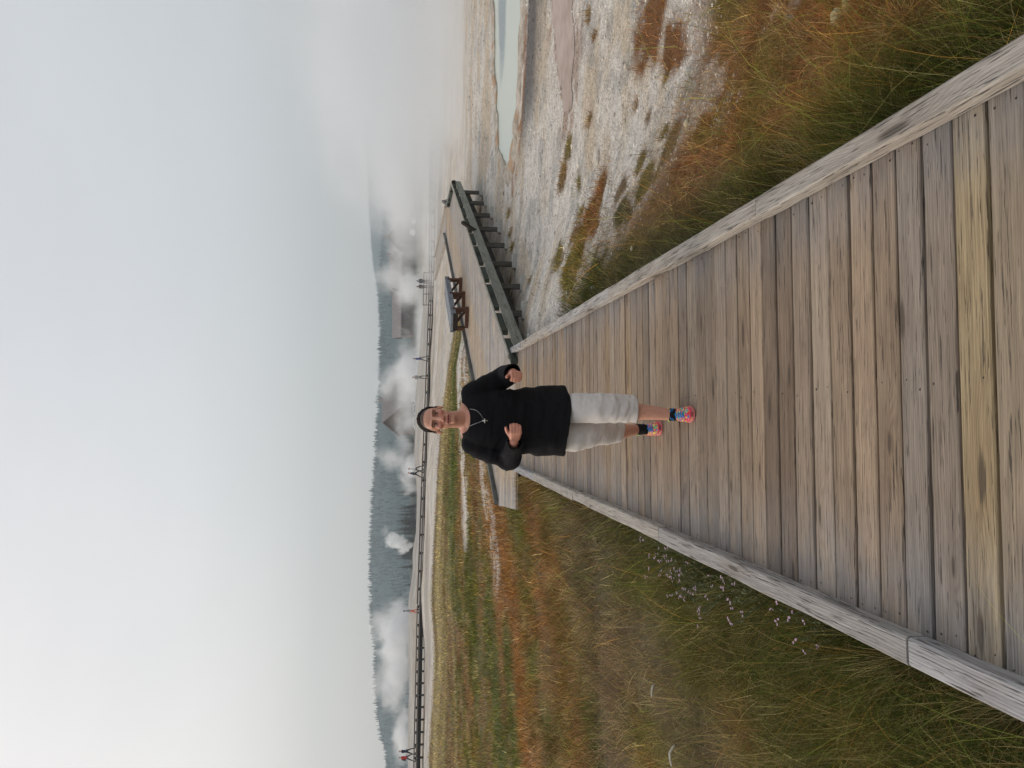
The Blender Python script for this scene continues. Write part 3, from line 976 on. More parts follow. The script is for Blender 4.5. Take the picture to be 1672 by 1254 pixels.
def make_grass():
    X, Y = [], []
    for n, r0, r1, pw in ((170000, 1.15, 3.2, 1), (190000, 2.6, 9, 1), (180000, 7.5, 26, 1), (110000, 22, 72, 1)):
        a, b = blades(n, r0, r1, .85 if r0 < 5 else .7, pw)
        X.append(a); Y.append(b)
    x, y = np.concatenate(X), np.concatenate(Y)
    # tussocks: most blades spring from the heart of a clump and lean outward
    cs = np.clip(.05 + .012 * y, .07, .5) * np.where(vnoise(x * .8, y * .8, 80) > .5, 1.0, 1.5)
    cs = 2.0 ** np.round(np.log2(cs) * 2) ** 1 if False else np.where(y < 4, .11, np.where(y < 9, .16, np.where(y < 20, .30, .6)))
    ix, iy = np.floor(x / cs), np.floor(y / cs)
    ccx, ccy = (ix + .15 + .7 * _hash(ix, iy, 201)) * cs, (iy + .15 + .7 * _hash(ix, iy, 202)) * cs
    chv = _hash(ix, iy, 203); chl = _hash(ix, iy, 204); chk = _hash(ix, iy, 205)
    inclump = rng.uniform(0, 1, len(x)) < .72
    gx_, gy_ = rng.normal(0, .26, len(x)) * cs, rng.normal(0, .26, len(x)) * cs
    x = np.where(inclump, ccx + gx_, x); y = np.where(inclump, np.maximum(ccy + gy_, .9), y)
    outward = np.arctan2(gx_, gy_)
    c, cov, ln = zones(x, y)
    s = side_of(x, y)
    keep = rng.uniform(0, 1, len(x)) < cov * (0.45 + .55 * S(.3, .55, fbm(x * 3.1, y * 3.1, 83))) * np.where(inclump, .35 + .65 * S(.1, .5, chl), .8)
    keep &= ~((np.abs(s) < .945) & (y < 11.35))
    onplat = inside(x, y, [(.75, 11.2), RL[0], RL[1], RL[2], RL[3], LL[3], LL[2], LL[1], LL[0]])
    keep &= ~onplat
    left = s < 0
    x, y, c, ln, s, left, inclump, outward, chv, chl, chk = [q_[keep] for q_ in (x, y, c, ln, s, left, inclump, outward, chv, chl, chk)]
    N = len(x)
    z = G(x, y) - .01
    near = S(9, 3, y)
    L = (0.16 + .12 * rng.uniform(0, 1, N)) * ln * (1 + .35 * near)
    L = L * np.where(inclump, .7 + .6 * chl, .85)
    far_l = (.09 + .12 * rng.uniform(0, 1, N)) * np.where(inclump, .7 + .6 * chl, .9)
    L = L + (far_l - L) * S(9, 16, y)
    L = np.where(left, L, np.where(np.abs(s) > 1.25, L * .55, L * .8))
    L = L * np.where(left, .86, 1.0)
    # dead matted straws, green stems, the odd long arching stalk
    kind = rng.uniform(0, 1, N)
    long_ = (kind < .022) & (y < 9) & (np.abs(s) < 4.5)
    L = np.where(long_, rng.uniform(.42, .75, N), L)
    flow = 2 * math.pi * (fbm(x * 1.1, y * 1.1, 85) * 2.2) + rng.normal(0, 1.1, N)
    flow = np.where(inclump, outward + rng.normal(0, .7, N), flow)
    th0 = np.clip(rng.normal(.75, .4, N), .05, 1.5) * (1 - .45 * S(6, 20, y))
    curl = rng.normal(.7, .5, N) * (1 - .6 * S(6, 20, y))
    th0 = np.where(long_, rng.uniform(.5, 1.0, N), th0); curl = np.where(long_, rng.uniform(.7, 1.3, N), curl)
    # keep blades beside the kerb from lying across it
    towards = np.sin(flow) * -np.sign(s)
    nearkerb = (np.abs(s) < 1.25) & (y < 11.5)
    flow = np.where(nearkerb & (towards > 0) & (rng.uniform(0, 1, N) < .93), -flow, flow)
    th0 = np.where(nearkerb, th0 * .8, th0)
    w = np.maximum(rng.uniform(.0012, .0026, N), .00058 * y) * np.where(long_, .9, 1)
    w = np.where(y > 6, w * 1.15, w)
    nseg = 4
    P = np.zeros((N, nseg + 1, 3)); P[:, 0] = np.stack([x, y, z], -1)
    dx, dy = np.sin(flow), np.cos(flow)
    bend = rng.normal(0, .45, N)
    for k in range(nseg):
        th = th0 + curl * (k + .5) / nseg
        f2 = flow + bend * (k / nseg)
        st = np.stack([np.sin(th) * np.sin(f2), np.sin(th) * np.cos(f2), np.cos(th)], -1) * (L / nseg)[:, None]
        P[:, k + 1] = P[:, k] + st
    floor_ = z[:, None] + .012
    P[:, 1:, 2] = np.maximum(P[:, 1:, 2], floor_ + rng.uniform(0, .02, (N, 1)))
    view = np.stack([y, -x], -1) / np.hypot(x, y)[:, None]
    wd = np.stack([np.cos(flow), -np.sin(flow)], -1)
    m = S(4, 12, y)[:, None]
    wd = wd * np.sign((wd * view).sum(-1, keepdims=True) + 1e-6)
    wd = wd * (1 - m) + view * m
    wd /= np.linalg.norm(wd, axis=-1, keepdims=True)
    V = np.zeros((N, 2 * nseg + 1, 3))
    for k in range(nseg):
        ww = (w * (1 - .2 * k))[:, None] * .5
        off = np.concatenate([wd * ww, np.zeros((N, 1))], -1)
        V[:, 2 * k] = P[:, k] - off; V[:, 2 * k + 1] = P[:, k] + off
    V[:, 2 * nseg] = P[:, nseg]
    base = (np.arange(N) * (2 * nseg + 1))[:, None]
    quads = []
    loops = []
    pat = []
    for k in range(nseg - 1): pat += [2 * k, 2 * k + 1, 2 * k + 3, 2 * k + 2]
    pat += [2 * nseg - 2, 2 * nseg - 1, 2 * nseg]
    F_ = (base + np.array(pat)[None, :]).ravel()
    starts = np.array([4 * k for k in range(nseg)])
    LS = (np.arange(N)[:, None] * len(pat) + starts[None, :]).ravel()
    # colour of each blade
    straw, grn, rst = C['tan'], C['green'], C['redbrown']
    cc = c.copy()
    r1 = rng.uniform(0, 1, N)
    far = S(20, 45, y)
    a = np.where(r1 < .13 * (1 - far * .6), .5, 0)[:, None]; cc = cc * (1 - a) + straw * a
    a = np.where((r1 > .13) & (r1 < .34), .5 * (1 - far), 0)[:, None]; cc = cc * (1 - a) + grn * a
    a = np.where((r1 > .34) & (r1 < .46), .45 * (1 - far), 0)[:, None]; cc = cc * (1 - a) + rst * a
    cc = np.where(long_[:, None], np.where((rng.uniform(0, 1, N) < .6)[:, None], lin((128, 136, 62)), lin((170, 128, 62))), cc)
    dead = ((chk < .15) & inclump)[:, None] * .55; cc = cc * (1 - dead) + lin((176, 156, 116)) * dead
    cc *= (rng.lognormal(0, .40, N) * np.where(inclump, .5 + .95 * chv, 1.0))[:, None] * GRASS_GAIN
    colr = np.repeat(cc[:, None, :], 2 * nseg + 1, 1)
    me = np_mesh('grass', V.reshape(-1, 3), F_, LS, None, GRASS, colr.reshape(-1, 3))
    print('GRASS blades', N)
    return tag(link('grass', me), kind='stuff')


make_grass()

# ------------------------------------------------------------------ loose crust and pebbles on the bare ground
mpb = Mat('gravel_mat')
tint = mpb.attr('tint')
mpb.bsdf(tint, .95, Specular_IOR_Level=.2)


def gravel(n=42000):
    t = rng.uniform(-.2, .85, n); u = rng.uniform(1 / 30., 1 / 4.2, n); y = 1 / u; x = t * y
    c, cov, _ = zones(x, y)
    keep = (rng.uniform(0, 1, n) < (1 - cov) * .95) & (side_of(x, y) > 1.02) & ~inside(x, y, POOL) & ~inside(x, y, PUD)
    keep &= ~((y > 11.2) & (y < 29) & ((NRM.x * x + NRM.y * y) < -4.5))
    x, y = x[keep], y[keep]; N = len(x)
    z = G(x, y)
    c = crust(x, y) * rng.uniform(.55, 1.35, (N, 1))
    c[:, 2] *= rng.uniform(.9, 1.05, N)
    rr = rng.lognormal(0, .45, N) * np.maximum(.0075, .0009 * y)
    octv = np.array([(1, 0, 0), (0, 1, 0), (-1, 0, 0), (0, -1, 0), (0, 0, 1), (0, 0, -1)], float)
    fs = np.array([(0, 1, 4), (1, 2, 4), (2, 3, 4), (3, 0, 4), (1, 0, 5), (2, 1, 5), (3, 2, 5), (0, 3, 5)])
    rot = rng.uniform(0, 6.28, N)
    sc = rng.uniform(.6, 1.5, (N, 3)) * rr[:, None]; sc[:, 2] *= .5
    loc = octv[None] * rng.uniform(.7, 1.2, (N, 6, 1)) * sc[:, None, :]
    cr, sr = np.cos(rot)[:, None], np.sin(rot)[:, None]
    V = np.stack([loc[..., 0] * cr - loc[..., 1] * sr + x[:, None], loc[..., 0] * sr + loc[..., 1] * cr + y[:, None], loc[..., 2] + z[:, None] + rr[:, None] * .15], -1)
    Fc = (np.arange(N)[:, None] * 6 + fs.ravel()[None]).ravel()
    LS = np.arange(N * 8) * 3
    me = np_mesh('gravel', V.reshape(-1, 3), Fc, LS, None, mpb.m, np.repeat(c[:, None], 6, 1).reshape(-1, 3))
    tag(link('gravel', me), kind='stuff')


gravel()

# pale stones, dry sticks, flowering plants
STONE = simple('pale_stone', (206, 198, 184), .9, .25, 14, .6)
STONE_Y = simple('yellowish_stone', (190, 178, 138), .9, .3, 14, .6)


def stone(name, p, r, seed, label, mat=STONE, sq=(1.2, .8, .55)):
    b = bmesh.new(); bmesh.ops.create_icosphere(b, subdivisions=4, radius=1)
    for v in b.verts:
        k = .75 + .55 * float(fbm(v.co.x * 1.6 + seed, v.co.y * 1.6 + v.co.z * 1.3, seed, 4))
        v.co = Vector((v.co.x * sq[0], v.co.y * sq[1], v.co.z * sq[2])) * k * r
    me = bpy.data.meshes.new(name); b.to_mesh(me); me.materials.append(mat)
    me.polygons.foreach_set('use_smooth', np.ones(len(me.polygons), bool))
    o = link(name, me); o.location = (p.x, p.y, float(G(p.x, p.y)) + r * sq[2] * .45)
    tag(o, label, 'stone', 'pale stones on the ground')


stone('stone', at(975, 258, -.6), .075, 3, 'small white angular stone alone on the pale crust between tufts')
stone('stone', at(1421, 32, -.5), .042, 5, 'yellowish white stone in the brown grass, lower of a close pair', STONE_Y, (1, .9, .8))
stone('stone', at(1437, 10, -.5), .040, 8, 'pale knobbly stone in the brown grass, upper of a close pair', STONE_Y, (1.3, .8, .7))

STICK = simple('bleached_stick', (212, 204, 190), .8, .15, 40, .3)


def stick(a, b, r, label, za=.10, zb=.16, mid=0.0):
    a, b = at(*a, -.28), at(*b, -.28)
    m_ = a.lerp(b, .5)
    m = MB()
    A_ = Vector((a.x, a.y, float(G(a.x, a.y)) + za)); B_ = Vector((b.x, b.y, float(G(b.x, b.y)) + zb))
    M_ = A_.lerp(B_, .5) + Vector((0, 0, mid)) + Vector((.01, .015, 0))
    m.tube([A_, A_.lerp(M_, .5) + Vector((.004, 0, .003)), M_, M_.lerp(B_, .5) + Vector((-.004, 0, .002)), B_], [r, r * .95, r * .9, r * .75, r * .5], 7)
    tag(m.build('dry_stick', STICK, smooth=True), label, 'stick', 'bleached sticks lying on the grass')


stick((1098, 1117), (1107, 1134), .010, 'short straight bleached stick lying on the brown grass')
stick((1131, 1215), (1139, 1248), .009, 'longer slightly bent bleached stick lying on the grass nearer the photo edge', mid=.02)
m = MB()
c0 = at(783, 1012, -.5)
gz0 = float(G(c0.x, c0.y))
pp = [Vector((c0.x + dx_, c0.y, gz0 + dz_)) for dx_, dz_ in ((0, 0), (.0, .28), (-.02, .5), (-.07, .68), (-.16, .80))]
m.tube(pp, [.009, .009, .008, .007, .005], 6)
tag(m.build('dry_stalk', simple('straw_stalk', (190, 172, 128), .8), smooth=True), 'single tall pale dry stalk bending over the green and orange meadow', 'plant stalk')

M_STEM = simple('flower_stem', (92, 96, 62), .8)
M_BLOSSOM = simple('pale_blossom', (200, 168, 188), .7, .1)
fl_px = [(1098, 905), (1108, 925), (1113, 912), (1120, 940), (1128, 925), (1134, 950), (1142, 930), (1144, 957), (1150, 968), (1160, 938), (1166, 985), (1184, 965), (1204, 962), (1226, 962), (1246, 975), (1322, 1012), (1346, 1018), (1368, 1030)]
protos = []
for v in range(3):
    e = empty('flowering_plant', (0, 0, 0))
    sm, fm = MB(), MB()
    rr_ = random.Random(v)
    for k in range(9):
        az = rr_.uniform(0, 6.28); le = rr_.uniform(.10, .23); tl_ = rr_.uniform(.2, .75)
        d_ = Vector((math.sin(az) * math.sin(tl_), math.cos(az) * math.sin(tl_), math.cos(tl_)))
        q = [d_ * le * u_ + Vector((0, 0, .03 * u_ * u_)) for u_ in (0, .35, .7, 1)]
        sm.tube(q, [.0022, .002, .0017, .0013], 5)
        for u_ in (.5, .62, .74, .86):
            a2 = rr_.uniform(0, 6.28); c_ = d_ * le * u_
            l_ = Vector((math.sin(a2), math.cos(a2), .5)) * .024
            n_ = l_.cross(Vector((0, 0, 1))).normalized() * .005
            sm.add([c_, c_ + l_ * .5 + n_, c_ + l_, c_ + l_ * .5 - n_], [(0, 1, 2, 3)])
        if k < 4:
            for j in range(3):
                c_ = q[-1] + Vector((rr_.uniform(-1, 1), rr_.uniform(-1, 1), rr_.uniform(-.6, .8))) * .013
                for h_ in range(5):
                    a2 = h_ * 1.257 + j; r_ = .0052
                    u1 = Vector((math.cos(a2), math.sin(a2), .35)) * r_; u2 = Vector((math.cos(a2 + .9), math.sin(a2 + .9), .35)) * r_
                    fm.add([c_, c_ + u1, c_ + (u1 + u2) * .72, c_ + u2], [(0, 1, 2, 3)])
    sm.build('stem', M_STEM, e); fm.build('blossom', M_BLOSSOM, e)
    protos.append(e)
for i, (a, b) in enumerate(fl_px):
    q = at(a, b, -.12)
    e = protos[i] if i < 3 else copy_tree(protos[i % 3])
    e.location = (q.x, q.y, float(G(q.x, q.y)) + .02)
    e.rotation_euler = (0, 0, random.uniform(0, 6)); sc_ = random.uniform(.8, 1.15); e.scale = (sc_,) * 3
    tag(e, 'pale pink flowering plant in the grass beside the left kerb', 'flower', 'flowering plants beside the left kerb')

# ------------------------------------------------------------------ hills
mh = Mat('wooded_hill_mat')
p = mh.pos()
n1 = mh.noise(mh.vmul(p, (1, 1, 2.0)), .05, 4); n2 = mh.noise(mh.vmul(p, (1, 1, .5)), .22, 3)
hc = mh.mix(mh.rng(n1, .35, .65), L4((44, 74, 82)), L4((60, 90, 94)))  # paler teal base colour stands in for thicker haze over the hills
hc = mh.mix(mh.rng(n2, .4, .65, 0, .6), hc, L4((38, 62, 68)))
mh.bsdf(hc, .95, mh.bump(n2, 1.0, 4.0))
HILL = mh.m


def hill(name, prof, R0, R1, seed, tree_h, ntree):
    ts_ = np.linspace(-1.0, 1.0, 260); ks = np.linspace(0, 1.5, 40)
    V = np.interp(ts_, [a for a, _ in prof], [b for _, b in prof])
    top = EYE + (652 - V) / F * R1 - tree_h * .75
    TT, KK = np.meshgrid(ts_, ks)
    TOP = np.repeat(top[None], len(ks), 0)
    yy = R0 + (R1 - R0) * KK
    xx = TT * yy
    sh = np.where(KK < 1, S(0, 1, KK) ** .9, 1 - .6 * (KK - 1))
    nz_ = (fbm(xx * .008, yy * .008, seed) - .5) * 26 * np.sin(np.clip(KK, 0, 1) * math.pi)
    zz = -7 + (TOP + 7) * sh + nz_
    f_, l_, t_ = grid_faces(len(ks), len(ts_))
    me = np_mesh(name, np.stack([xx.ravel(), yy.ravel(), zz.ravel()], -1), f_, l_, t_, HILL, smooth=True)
    tag(link(name, me), kind='structure')
    # the wood on it: spiky little crowns
    n = ntree
    t = rng.uniform(-.85, .85, n)
    k = np.where(rng.uniform(0, 1, n) < .35, rng.uniform(.97, 1.02, n), rng.uniform(.05, 1.0, n))
    yv = R0 + (R1 - R0) * k; xv = t * yv
    tp = np.interp(t, ts_, top)
    shv = np.where(k < 1, S(0, 1, k) ** .9, 1 - .6 * (k - 1))
    zv = -7 + (tp + 7) * shv + (fbm(xv * .008, yv * .008, seed) - .5) * 26 * np.sin(np.clip(k, 0, 1) * math.pi) - 1.0
    h = tree_h * rng.uniform(.45, 1.15, n) * np.where(rng.uniform(0, 1, n) < .12, 1.25, 1); r = h * rng.uniform(.11, .17, n)
    m_ = 5
    a_ = np.arange(m_) / m_ * 2 * math.pi
    V_ = np.zeros((n, 2 * m_ + 2, 3))
    for j in range(m_):
        V_[:, j] = np.stack([xv + r * math.cos(a_[j]), yv + r * math.sin(a_[j]), zv + h * .12], -1)
        V_[:, m_ + 1 + j] = np.stack([xv + .6 * r * math.cos(a_[j]), yv + .6 * r * math.sin(a_[j]), zv + h * .5], -1)
    V_[:, m_] = np.stack([xv, yv, zv + h * .62], -1); V_[:, 2 * m_ + 1] = np.stack([xv, yv, zv + h], -1)
    pat = []
    for b_ in (0, m_ + 1):
        for j in range(m_): pat += [b_ + j, b_ + (j + 1) % m_, b_ + m_]
    Fc = (np.arange(n)[:, None] * (2 * m_ + 2) + np.array(pat)[None]).ravel()
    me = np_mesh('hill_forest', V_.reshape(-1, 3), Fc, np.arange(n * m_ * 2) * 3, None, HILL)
    tag(link('hill_forest', me), kind='stuff')


def prof(px):
    return sorted(((1254 - b - 627) / F, a) for a, b in px)


hill('front_hill', prof([(640, 1700), (633, 1254), (628, 1215), (617, 1160), (612, 1100), (611, 1060), (605, 1000), (604, 950), (604, 890), (607, 830), (609, 790), (613, 740), (614, 700), (618, 640), (620, 560), (620, 500), (621, 440), (624, 380), (628, 280), (634, 100), (640, -300)]), 560, 1000, 91, 6.5, 12000)
hill('back_hill', prof([(640, 900), (630, 600), (619, 520), (615, 480), (609, 440), (605, 400), (602, 340), (599, 280), (588, 180), (575, 100), (570, 0), (566, -300)]), 1150, 1750, 95, 6, 6000)

# ------------------------------------------------------------------ conifers at the edge of the flats
mc = Mat('conifer_mat')
oi = mc.n('ObjectInfo').outputs['Random']
nz = mc.noise(mc.n('TexCoord').outputs['Object'], 1.3, 3)
cc = mc.mix(mc.rng(nz, .3, .7), L4((12, 20, 16)), L4((30, 40, 28)))
cc = mc.mix(1.0, cc, mc.rng(oi, 0, 1, .75, 1.25), 'MULTIPLY')
mc.bsdf(cc, .95)
BARK = simple('bark', (84, 74, 66), .95, .2, 3)


def conifer(seed, h, w):
    r_ = random.Random(seed)
    e = empty('conifer_tree', (0, 0, 0))
    tm = MB(); tm.tube([(0, 0, -.3), (0.05, 0, h * .4), (0, 0.03, h * .97)], [h * .018, h * .011, .02], 7); tm.build('trunk', BARK, e)
    cm = MB()
    z_ = h * r_.uniform(.06, .16)
    while z_ < h * .985:
        q = (z_ / h)
        rad_ = w * (1 - q) ** .85 * r_.uniform(.75, 1.15) + .08
        nb_ = r_.randint(6, 8)
        for k in range(nb_):
            if r_.random() < .12: continue
            a = r_.uniform(0, 6.28); L_ = rad_ * r_.uniform(.6, 1.15)
            d_ = Vector((math.cos(a), math.sin(a), 0)); s_ = Vector((-d_.y, d_.x, 0))
            b0_ = Vector((0, 0, z_)); tip = b0_ + d_ * L_ + Vector((0, 0, -L_ * r_.uniform(.15, .5)))
            up_ = Vector((0, 0, L_ * .10 + .1))
            for j in range(3):
                c_ = b0_.lerp(tip, .25 + .3 * j) + up_ * (1 - j * .3)
                wd_ = L_ * (.30 - .07 * j)
                cm.add([c_ - d_ * L_ * .22, c_ + s_ * wd_ + Vector((0, 0, -wd_ * .5)), c_ + d_ * L_ * .28 + Vector((0, 0, -.1 * L_)), c_ - s_ * wd_ + Vector((0, 0, -wd_ * .5))], [(0, 1, 2), (0, 2, 3)])
        z_ += h * r_.uniform(.022, .034)
    cm.build('crown', mc.m, e)
    return e


cp = [conifer(1, 13, 2.3), conifer(2, 15, 2.7), conifer(3, 11, 2.6), conifer(4, 16, 2.2)]
used = set()


def put_tree(px, py_top, Y, label, group, v=None, basez=None):
    """a conifer whose top shows at image (px, py)"""
    v = random.randrange(4) if v is None else v
    e = cp[v] if v not in used else copy_tree(cp[v])
    used.add(v)
    hs = (13, 15, 11, 16)[v]
    t_ = pt(px, py_top, Y)
    bz = float(G(t_.x, t_.y)) if basez is None else basez
    sc_ = max(.35, (t_.z - bz) / hs)
    e.location = (t_.x, t_.y, bz); e.rotation_euler = (0, 0, random.uniform(0, 6.28)); e.scale = (sc_, sc_, sc_)
    tag(e, label, 'tree', group)


LBL = 'hazy dark conifer in the wood line beyond the pale geyser mound'
GRP = 'conifers in the wood line beyond the mound'
tr = random.Random(5)
for a, n, lo, hi in ((850, 34, 640, 654), (905, 9, 640, 650), (700, 22, 646, 660), (775, 14, 650, 662), (640, 13, 655, 668)):
    for k in range(n):
        put_tree(tr.uniform(lo, hi), a + tr.gauss(0, 26 if n > 10 else 16), tr.uniform(280, 360), LBL, GRP)
for k in range(22):
    put_tree(tr.uniform(650, 672), tr.uniform(930, 1300), tr.uniform(250, 330), LBL, GRP)
for k in range(30):
    put_tree(tr.uniform(656, 674), tr.uniform(290, 620), tr.uniform(330, 440), 'faint conifer among the lodges half hidden by steam', 'conifers among the lodges')

# ------------------------------------------------------------------ lodges in the haze
ROOF = simple('shingle_roof', (140, 130, 126), .9, .2, 1.5, .3)
LOG = simple('brown_log_wall', (98, 78, 64), .9, .2, 1.5, .3)
PALE = simple('pale_trim', (150, 142, 134), .8)
PANE = simple('dark_pane', (58, 64, 70), .3)
WHITEP = simple('white_car_paint', (226, 226, 224), .35, .04)
TYRE = simple('tyre_rubber', (34, 34, 34), .8)


def lodge(c, L_, W_, hw, hr, rot, label, dormer=True, balcony=False):
    """gabled lodge: ridge along local x"""
    e = empty('lodge', tuple(c), label, 'building')
    e.rotation_euler = (0, 0, rot)
    e.location = c

    def fin(m, nm, mat):
        o = m.build(nm, mat); o.parent = e; return o
    m = MB()
    m.box((0, 0, hw / 2), (L_, W_, hw))
    for sx in (-1, 1):
        m.add([(sx * L_ / 2, -W_ / 2, hw + .01), (sx * L_ / 2, W_ / 2, hw + .01), (sx * L_ / 2, 0, hw + hr)], [(0, 1, 2)])
    fin(m, 'wall', LOG)
    m = MB()
    ov = .9
    for sy in (-1, 1):
        a_ = [(-L_ / 2 - ov, sy * (W_ / 2 + ov), hw - ov * hr / (W_ / 2)), (L_ / 2 + ov, sy * (W_ / 2 + ov), hw - ov * hr / (W_ / 2)), (L_ / 2 + ov, 0, hw + hr + .02), (-L_ / 2 - ov, 0, hw + hr + .02)]
        m.add(a_ + [(x_, y_, z_ + .35) for x_, y_, z_ in a_], [(0, 1, 2, 3), (4, 7, 6, 5), (0, 4, 5, 1), (1, 5, 6, 2), (2, 6, 7, 3), (3, 7, 4, 0)])
    rf = fin(m, 'roof', ROOF)
    m = MB(); m.box((L_ * .2, 0, hw + hr + .6), (1.2, 1.2, 2.2)); o = m.build('chimney', ROOF); o.parent = rf
    nwin = max(2, int(L_ / 3.5))
    for k in range(nwin):
        x_ = -L_ / 2 + (k + .5) * L_ / nwin
        m = MB(); m.box((x_, -W_ / 2 - .05, hw * .52), (1.3, .12, 1.5)); w_ = fin(m, 'window', PALE)
        m = MB(); m.box((x_, -W_ / 2 - .13, hw * .52), (1.0, .06, 1.2)); o = m.build('pane', PANE); o.parent = w_
    for sx in (-1, 1):
        m = MB(); m.box((sx * (L_ / 2 + .05), 0, hw * .5), (.12, 1.4, 1.6)); w_ = fin(m, 'window', PALE)
        m = MB(); m.box((sx * (L_ / 2 + .13), 0, hw * .5), (.06, 1.1, 1.3)); o = m.build('pane', PANE); o.parent = w_
    if balcony:
        for k in range(2):
            m = MB(); m.box((L_ / 2 + .9, 0, hw * (.42 + .36 * k)), (1.6, W_ * .9, .35)); fin(m, 'balcony', PALE)
    return e


def lod(px, py, Y, *a, **k):
    q = pt(px, py, Y)
    return lodge(Vector((q.x, q.y, float(G(q.x, q.y)) - .3)), *a, **k)


lod(690, 388, 330, 17, 13, 6.5, 5.5, R(80), 'steep gabled brown lodge in thick steam above the far end of the platform')
lod(690, 432, 360, 22, 12, 6.5, 4.5, R(8), 'lower wing of the hazy lodges, with a broad roof beside the steep gable')
lod(690, 500, 380, 30, 10, 7.0, 3.5, R(2), 'long low roofed lodge behind the two grey standing visitors')
lod(690, 662, 300, 20, 13, 7.0, 6.0, R(55), 'large brown gabled lodge with pale balconies just behind her head', balcony=True)
lod(690, 340, 360, 18, 11, 6, 4, R(-15), 'small faint lodge deepest in the steam, right of the steep gable')


def vehicle(px, py, Y, L_, label, rot=0.0, van=False):
    q = pt(px, py, Y)
    z0 = float(G(q.x, q.y))
    e = empty('parked_van' if van else 'parked_car', (q.x, q.y, z0), label, 'van' if van else 'car', 'white vehicles parked by the lodges')
    e.rotation_euler = (0, 0, rot)
    H = 2.3 if van else 1.45
    prof_ = [(-L_ / 2, .35), (-L_ / 2, .85), (-L_ * .42, .95), (-L_ * (.40 if van else .25), H - .08), (-L_ * (.3 if van else .15), H), (L_ * .42 if van else L_ * .25, H), (L_ * .48 if van else L_ * .42, .95), (L_ / 2, .85), (L_ / 2, .35)]
    m = MB(); n_ = len(prof_)
    m.add([(x_, -.9, z_) for x_, z_ in prof_] + [(x_, .9, z_) for x_, z_ in prof_], [tuple(range(n_)), tuple(range(2 * n_ - 1, n_ - 1, -1))] + [((k + 1) % n_, k, k + n_, (k + 1) % n_ + n_) for k in range(n_)])
    o = m.build('body', WHITEP); o.parent = e
    m = MB()
    for sy in (-.92, .92): m.box((0.05 * L_, sy, H - .38), (L_ * .5, .03, .42))
    o = m.build('window', PANE); o.parent = e
    for sx in (-.3, .3):
        for sy in (-.85, .85):
            m = MB(); m.tube([(L_ * sx, sy - .1, .33), (L_ * sx, sy + .1, .33)], .33, 12); o = m.build('wheel', TYRE); o.parent = e


vehicle(689, 645, 265, 5.4, 'white van parked nearest the balconied lodge behind her head', R(8), True)
vehicle(689, 668, 262, 4.6, 'white car parked next to the van behind her head', R(-5))
vehicle(689, 690, 258, 4.8, 'white car parked farthest from the van, by her ear', R(4))
vehicle(690, 362, 300, 4.6, 'white car parked below the steep gabled lodge in steam', R(80))
vehicle(690, 380, 296, 5.2, 'white van parked below the steep gabled lodge in steam', R(84), True)

# flagpole
m = MB()
q = pt(690, 453, 330); gz0 = float(G(q.x, q.y)); tp_ = pt(618, 453, 330)
m.tube([(q.x, q.y, gz0), (tp_.x, q.y, tp_.z)], [.28, .16], 8)
m.ball((tp_.x, q.y, tp_.z), .3, nu=8, nv=6)
tag(m.build('flagpole', PALE), 'tall thin white flagpole rising out of the steam before the hill', 'flagpole')

# guard posts near the grey visitors on the far boardwalk
q0 = far_deck((1254 - 448 - 627) / F); q1 = far_deck((1254 - 500 - 627) / F)
rl = empty('railing', tuple(q0), 'low thin railing on the far boardwalk by the two grey visitors', 'railing')
for k in range(4):
    m = MB(); q = q0.lerp(q1, k / 3); m.box((q.x, q.y - .9, q.z + .45), (.08, .08, .9), tint=lin((90, 86, 82))); m.build('post', M_DARKWOOD, rl)
for h_ in (.5, .86):
    m = MB(); m.tube([q0 + Vector((0, -.96, h_)), q1 + Vector((0, -.96, h_))], .035, 6, tint=lin((90, 86, 82))); m.build('rail', M_DARKWOOD, rl)

# ------------------------------------------------------------------ people
def remesh(mb, voxel, smooth=4, name='body', fac=.5):
    me = mb.mesh(name)
    o = bpy.data.objects.new('tmp', me); col.objects.link(o)
    m = o.modifiers.new('r', 'REMESH'); m.mode = 'VOXEL'; m.voxel_size = voxel; m.adaptivity = 0
    if smooth:
        s_ = o.modifiers.new('s', 'SMOOTH'); s_.factor = fac; s_.iterations = smooth
    dg = bpy.context.evaluated_depsgraph_get(); dg.update()
    out = bpy.data.meshes.new_from_object(o.evaluated_get(dg))
    bpy.data.objects.remove(o); bpy.data.meshes.remove(me)
    out.name = name
    for a in [a.name for a in out.attributes if a.name in ('gcoord', 'tint')]:
        out.attributes.remove(out.attributes[a])
    out.materials.clear()
    out.polygons.foreach_set('use_smooth', np.ones(len(out.polygons), bool))
    return out


def coords(me):
    a = np.zeros(len(me.vertices) * 3, np.float32); me.vertices.foreach_get('co', a); return a.reshape(-1, 3).astype(float)


def normals(me):
    a = np.zeros(len(me.vertices) * 3, np.float32); me.vertex_normals.foreach_get('vector', a); return a.reshape(-1, 3).astype(float)


def set_co(me, v):
    me.vertices.foreach_set('co', np.asarray(v, np.float32).ravel()); me.update()


def set_tint(me, c):
    t = np.ones((len(me.vertices), 4), np.float32); t[:, :3] = c
    a = me.attributes.new('tint', 'FLOAT_COLOR', 'POINT'); a.data.foreach_set('color', t.ravel())


def cut(me, keep):
    """drop faces whose vertices are not kept"""
    b = bmesh.new(); b.from_mesh(me); b.verts.ensure_lookup_table()
    bmesh.ops.delete(b, geom=[v for v in b.verts if not keep[v.index]], context='VERTS')
    for _ in range(10):       # even out the raw edge
        new = {}
        for v in b.verts:
            if v.is_boundary:
                nb = [e.other_vert(v) for e in v.link_edges if e.is_boundary]
                if len(nb) == 2: new[v] = v.co * .4 + (nb[0].co + nb[1].co) * .3
        for v, c in new.items(): v.co = c
    b.to_mesh(me); b.free(); me.update()


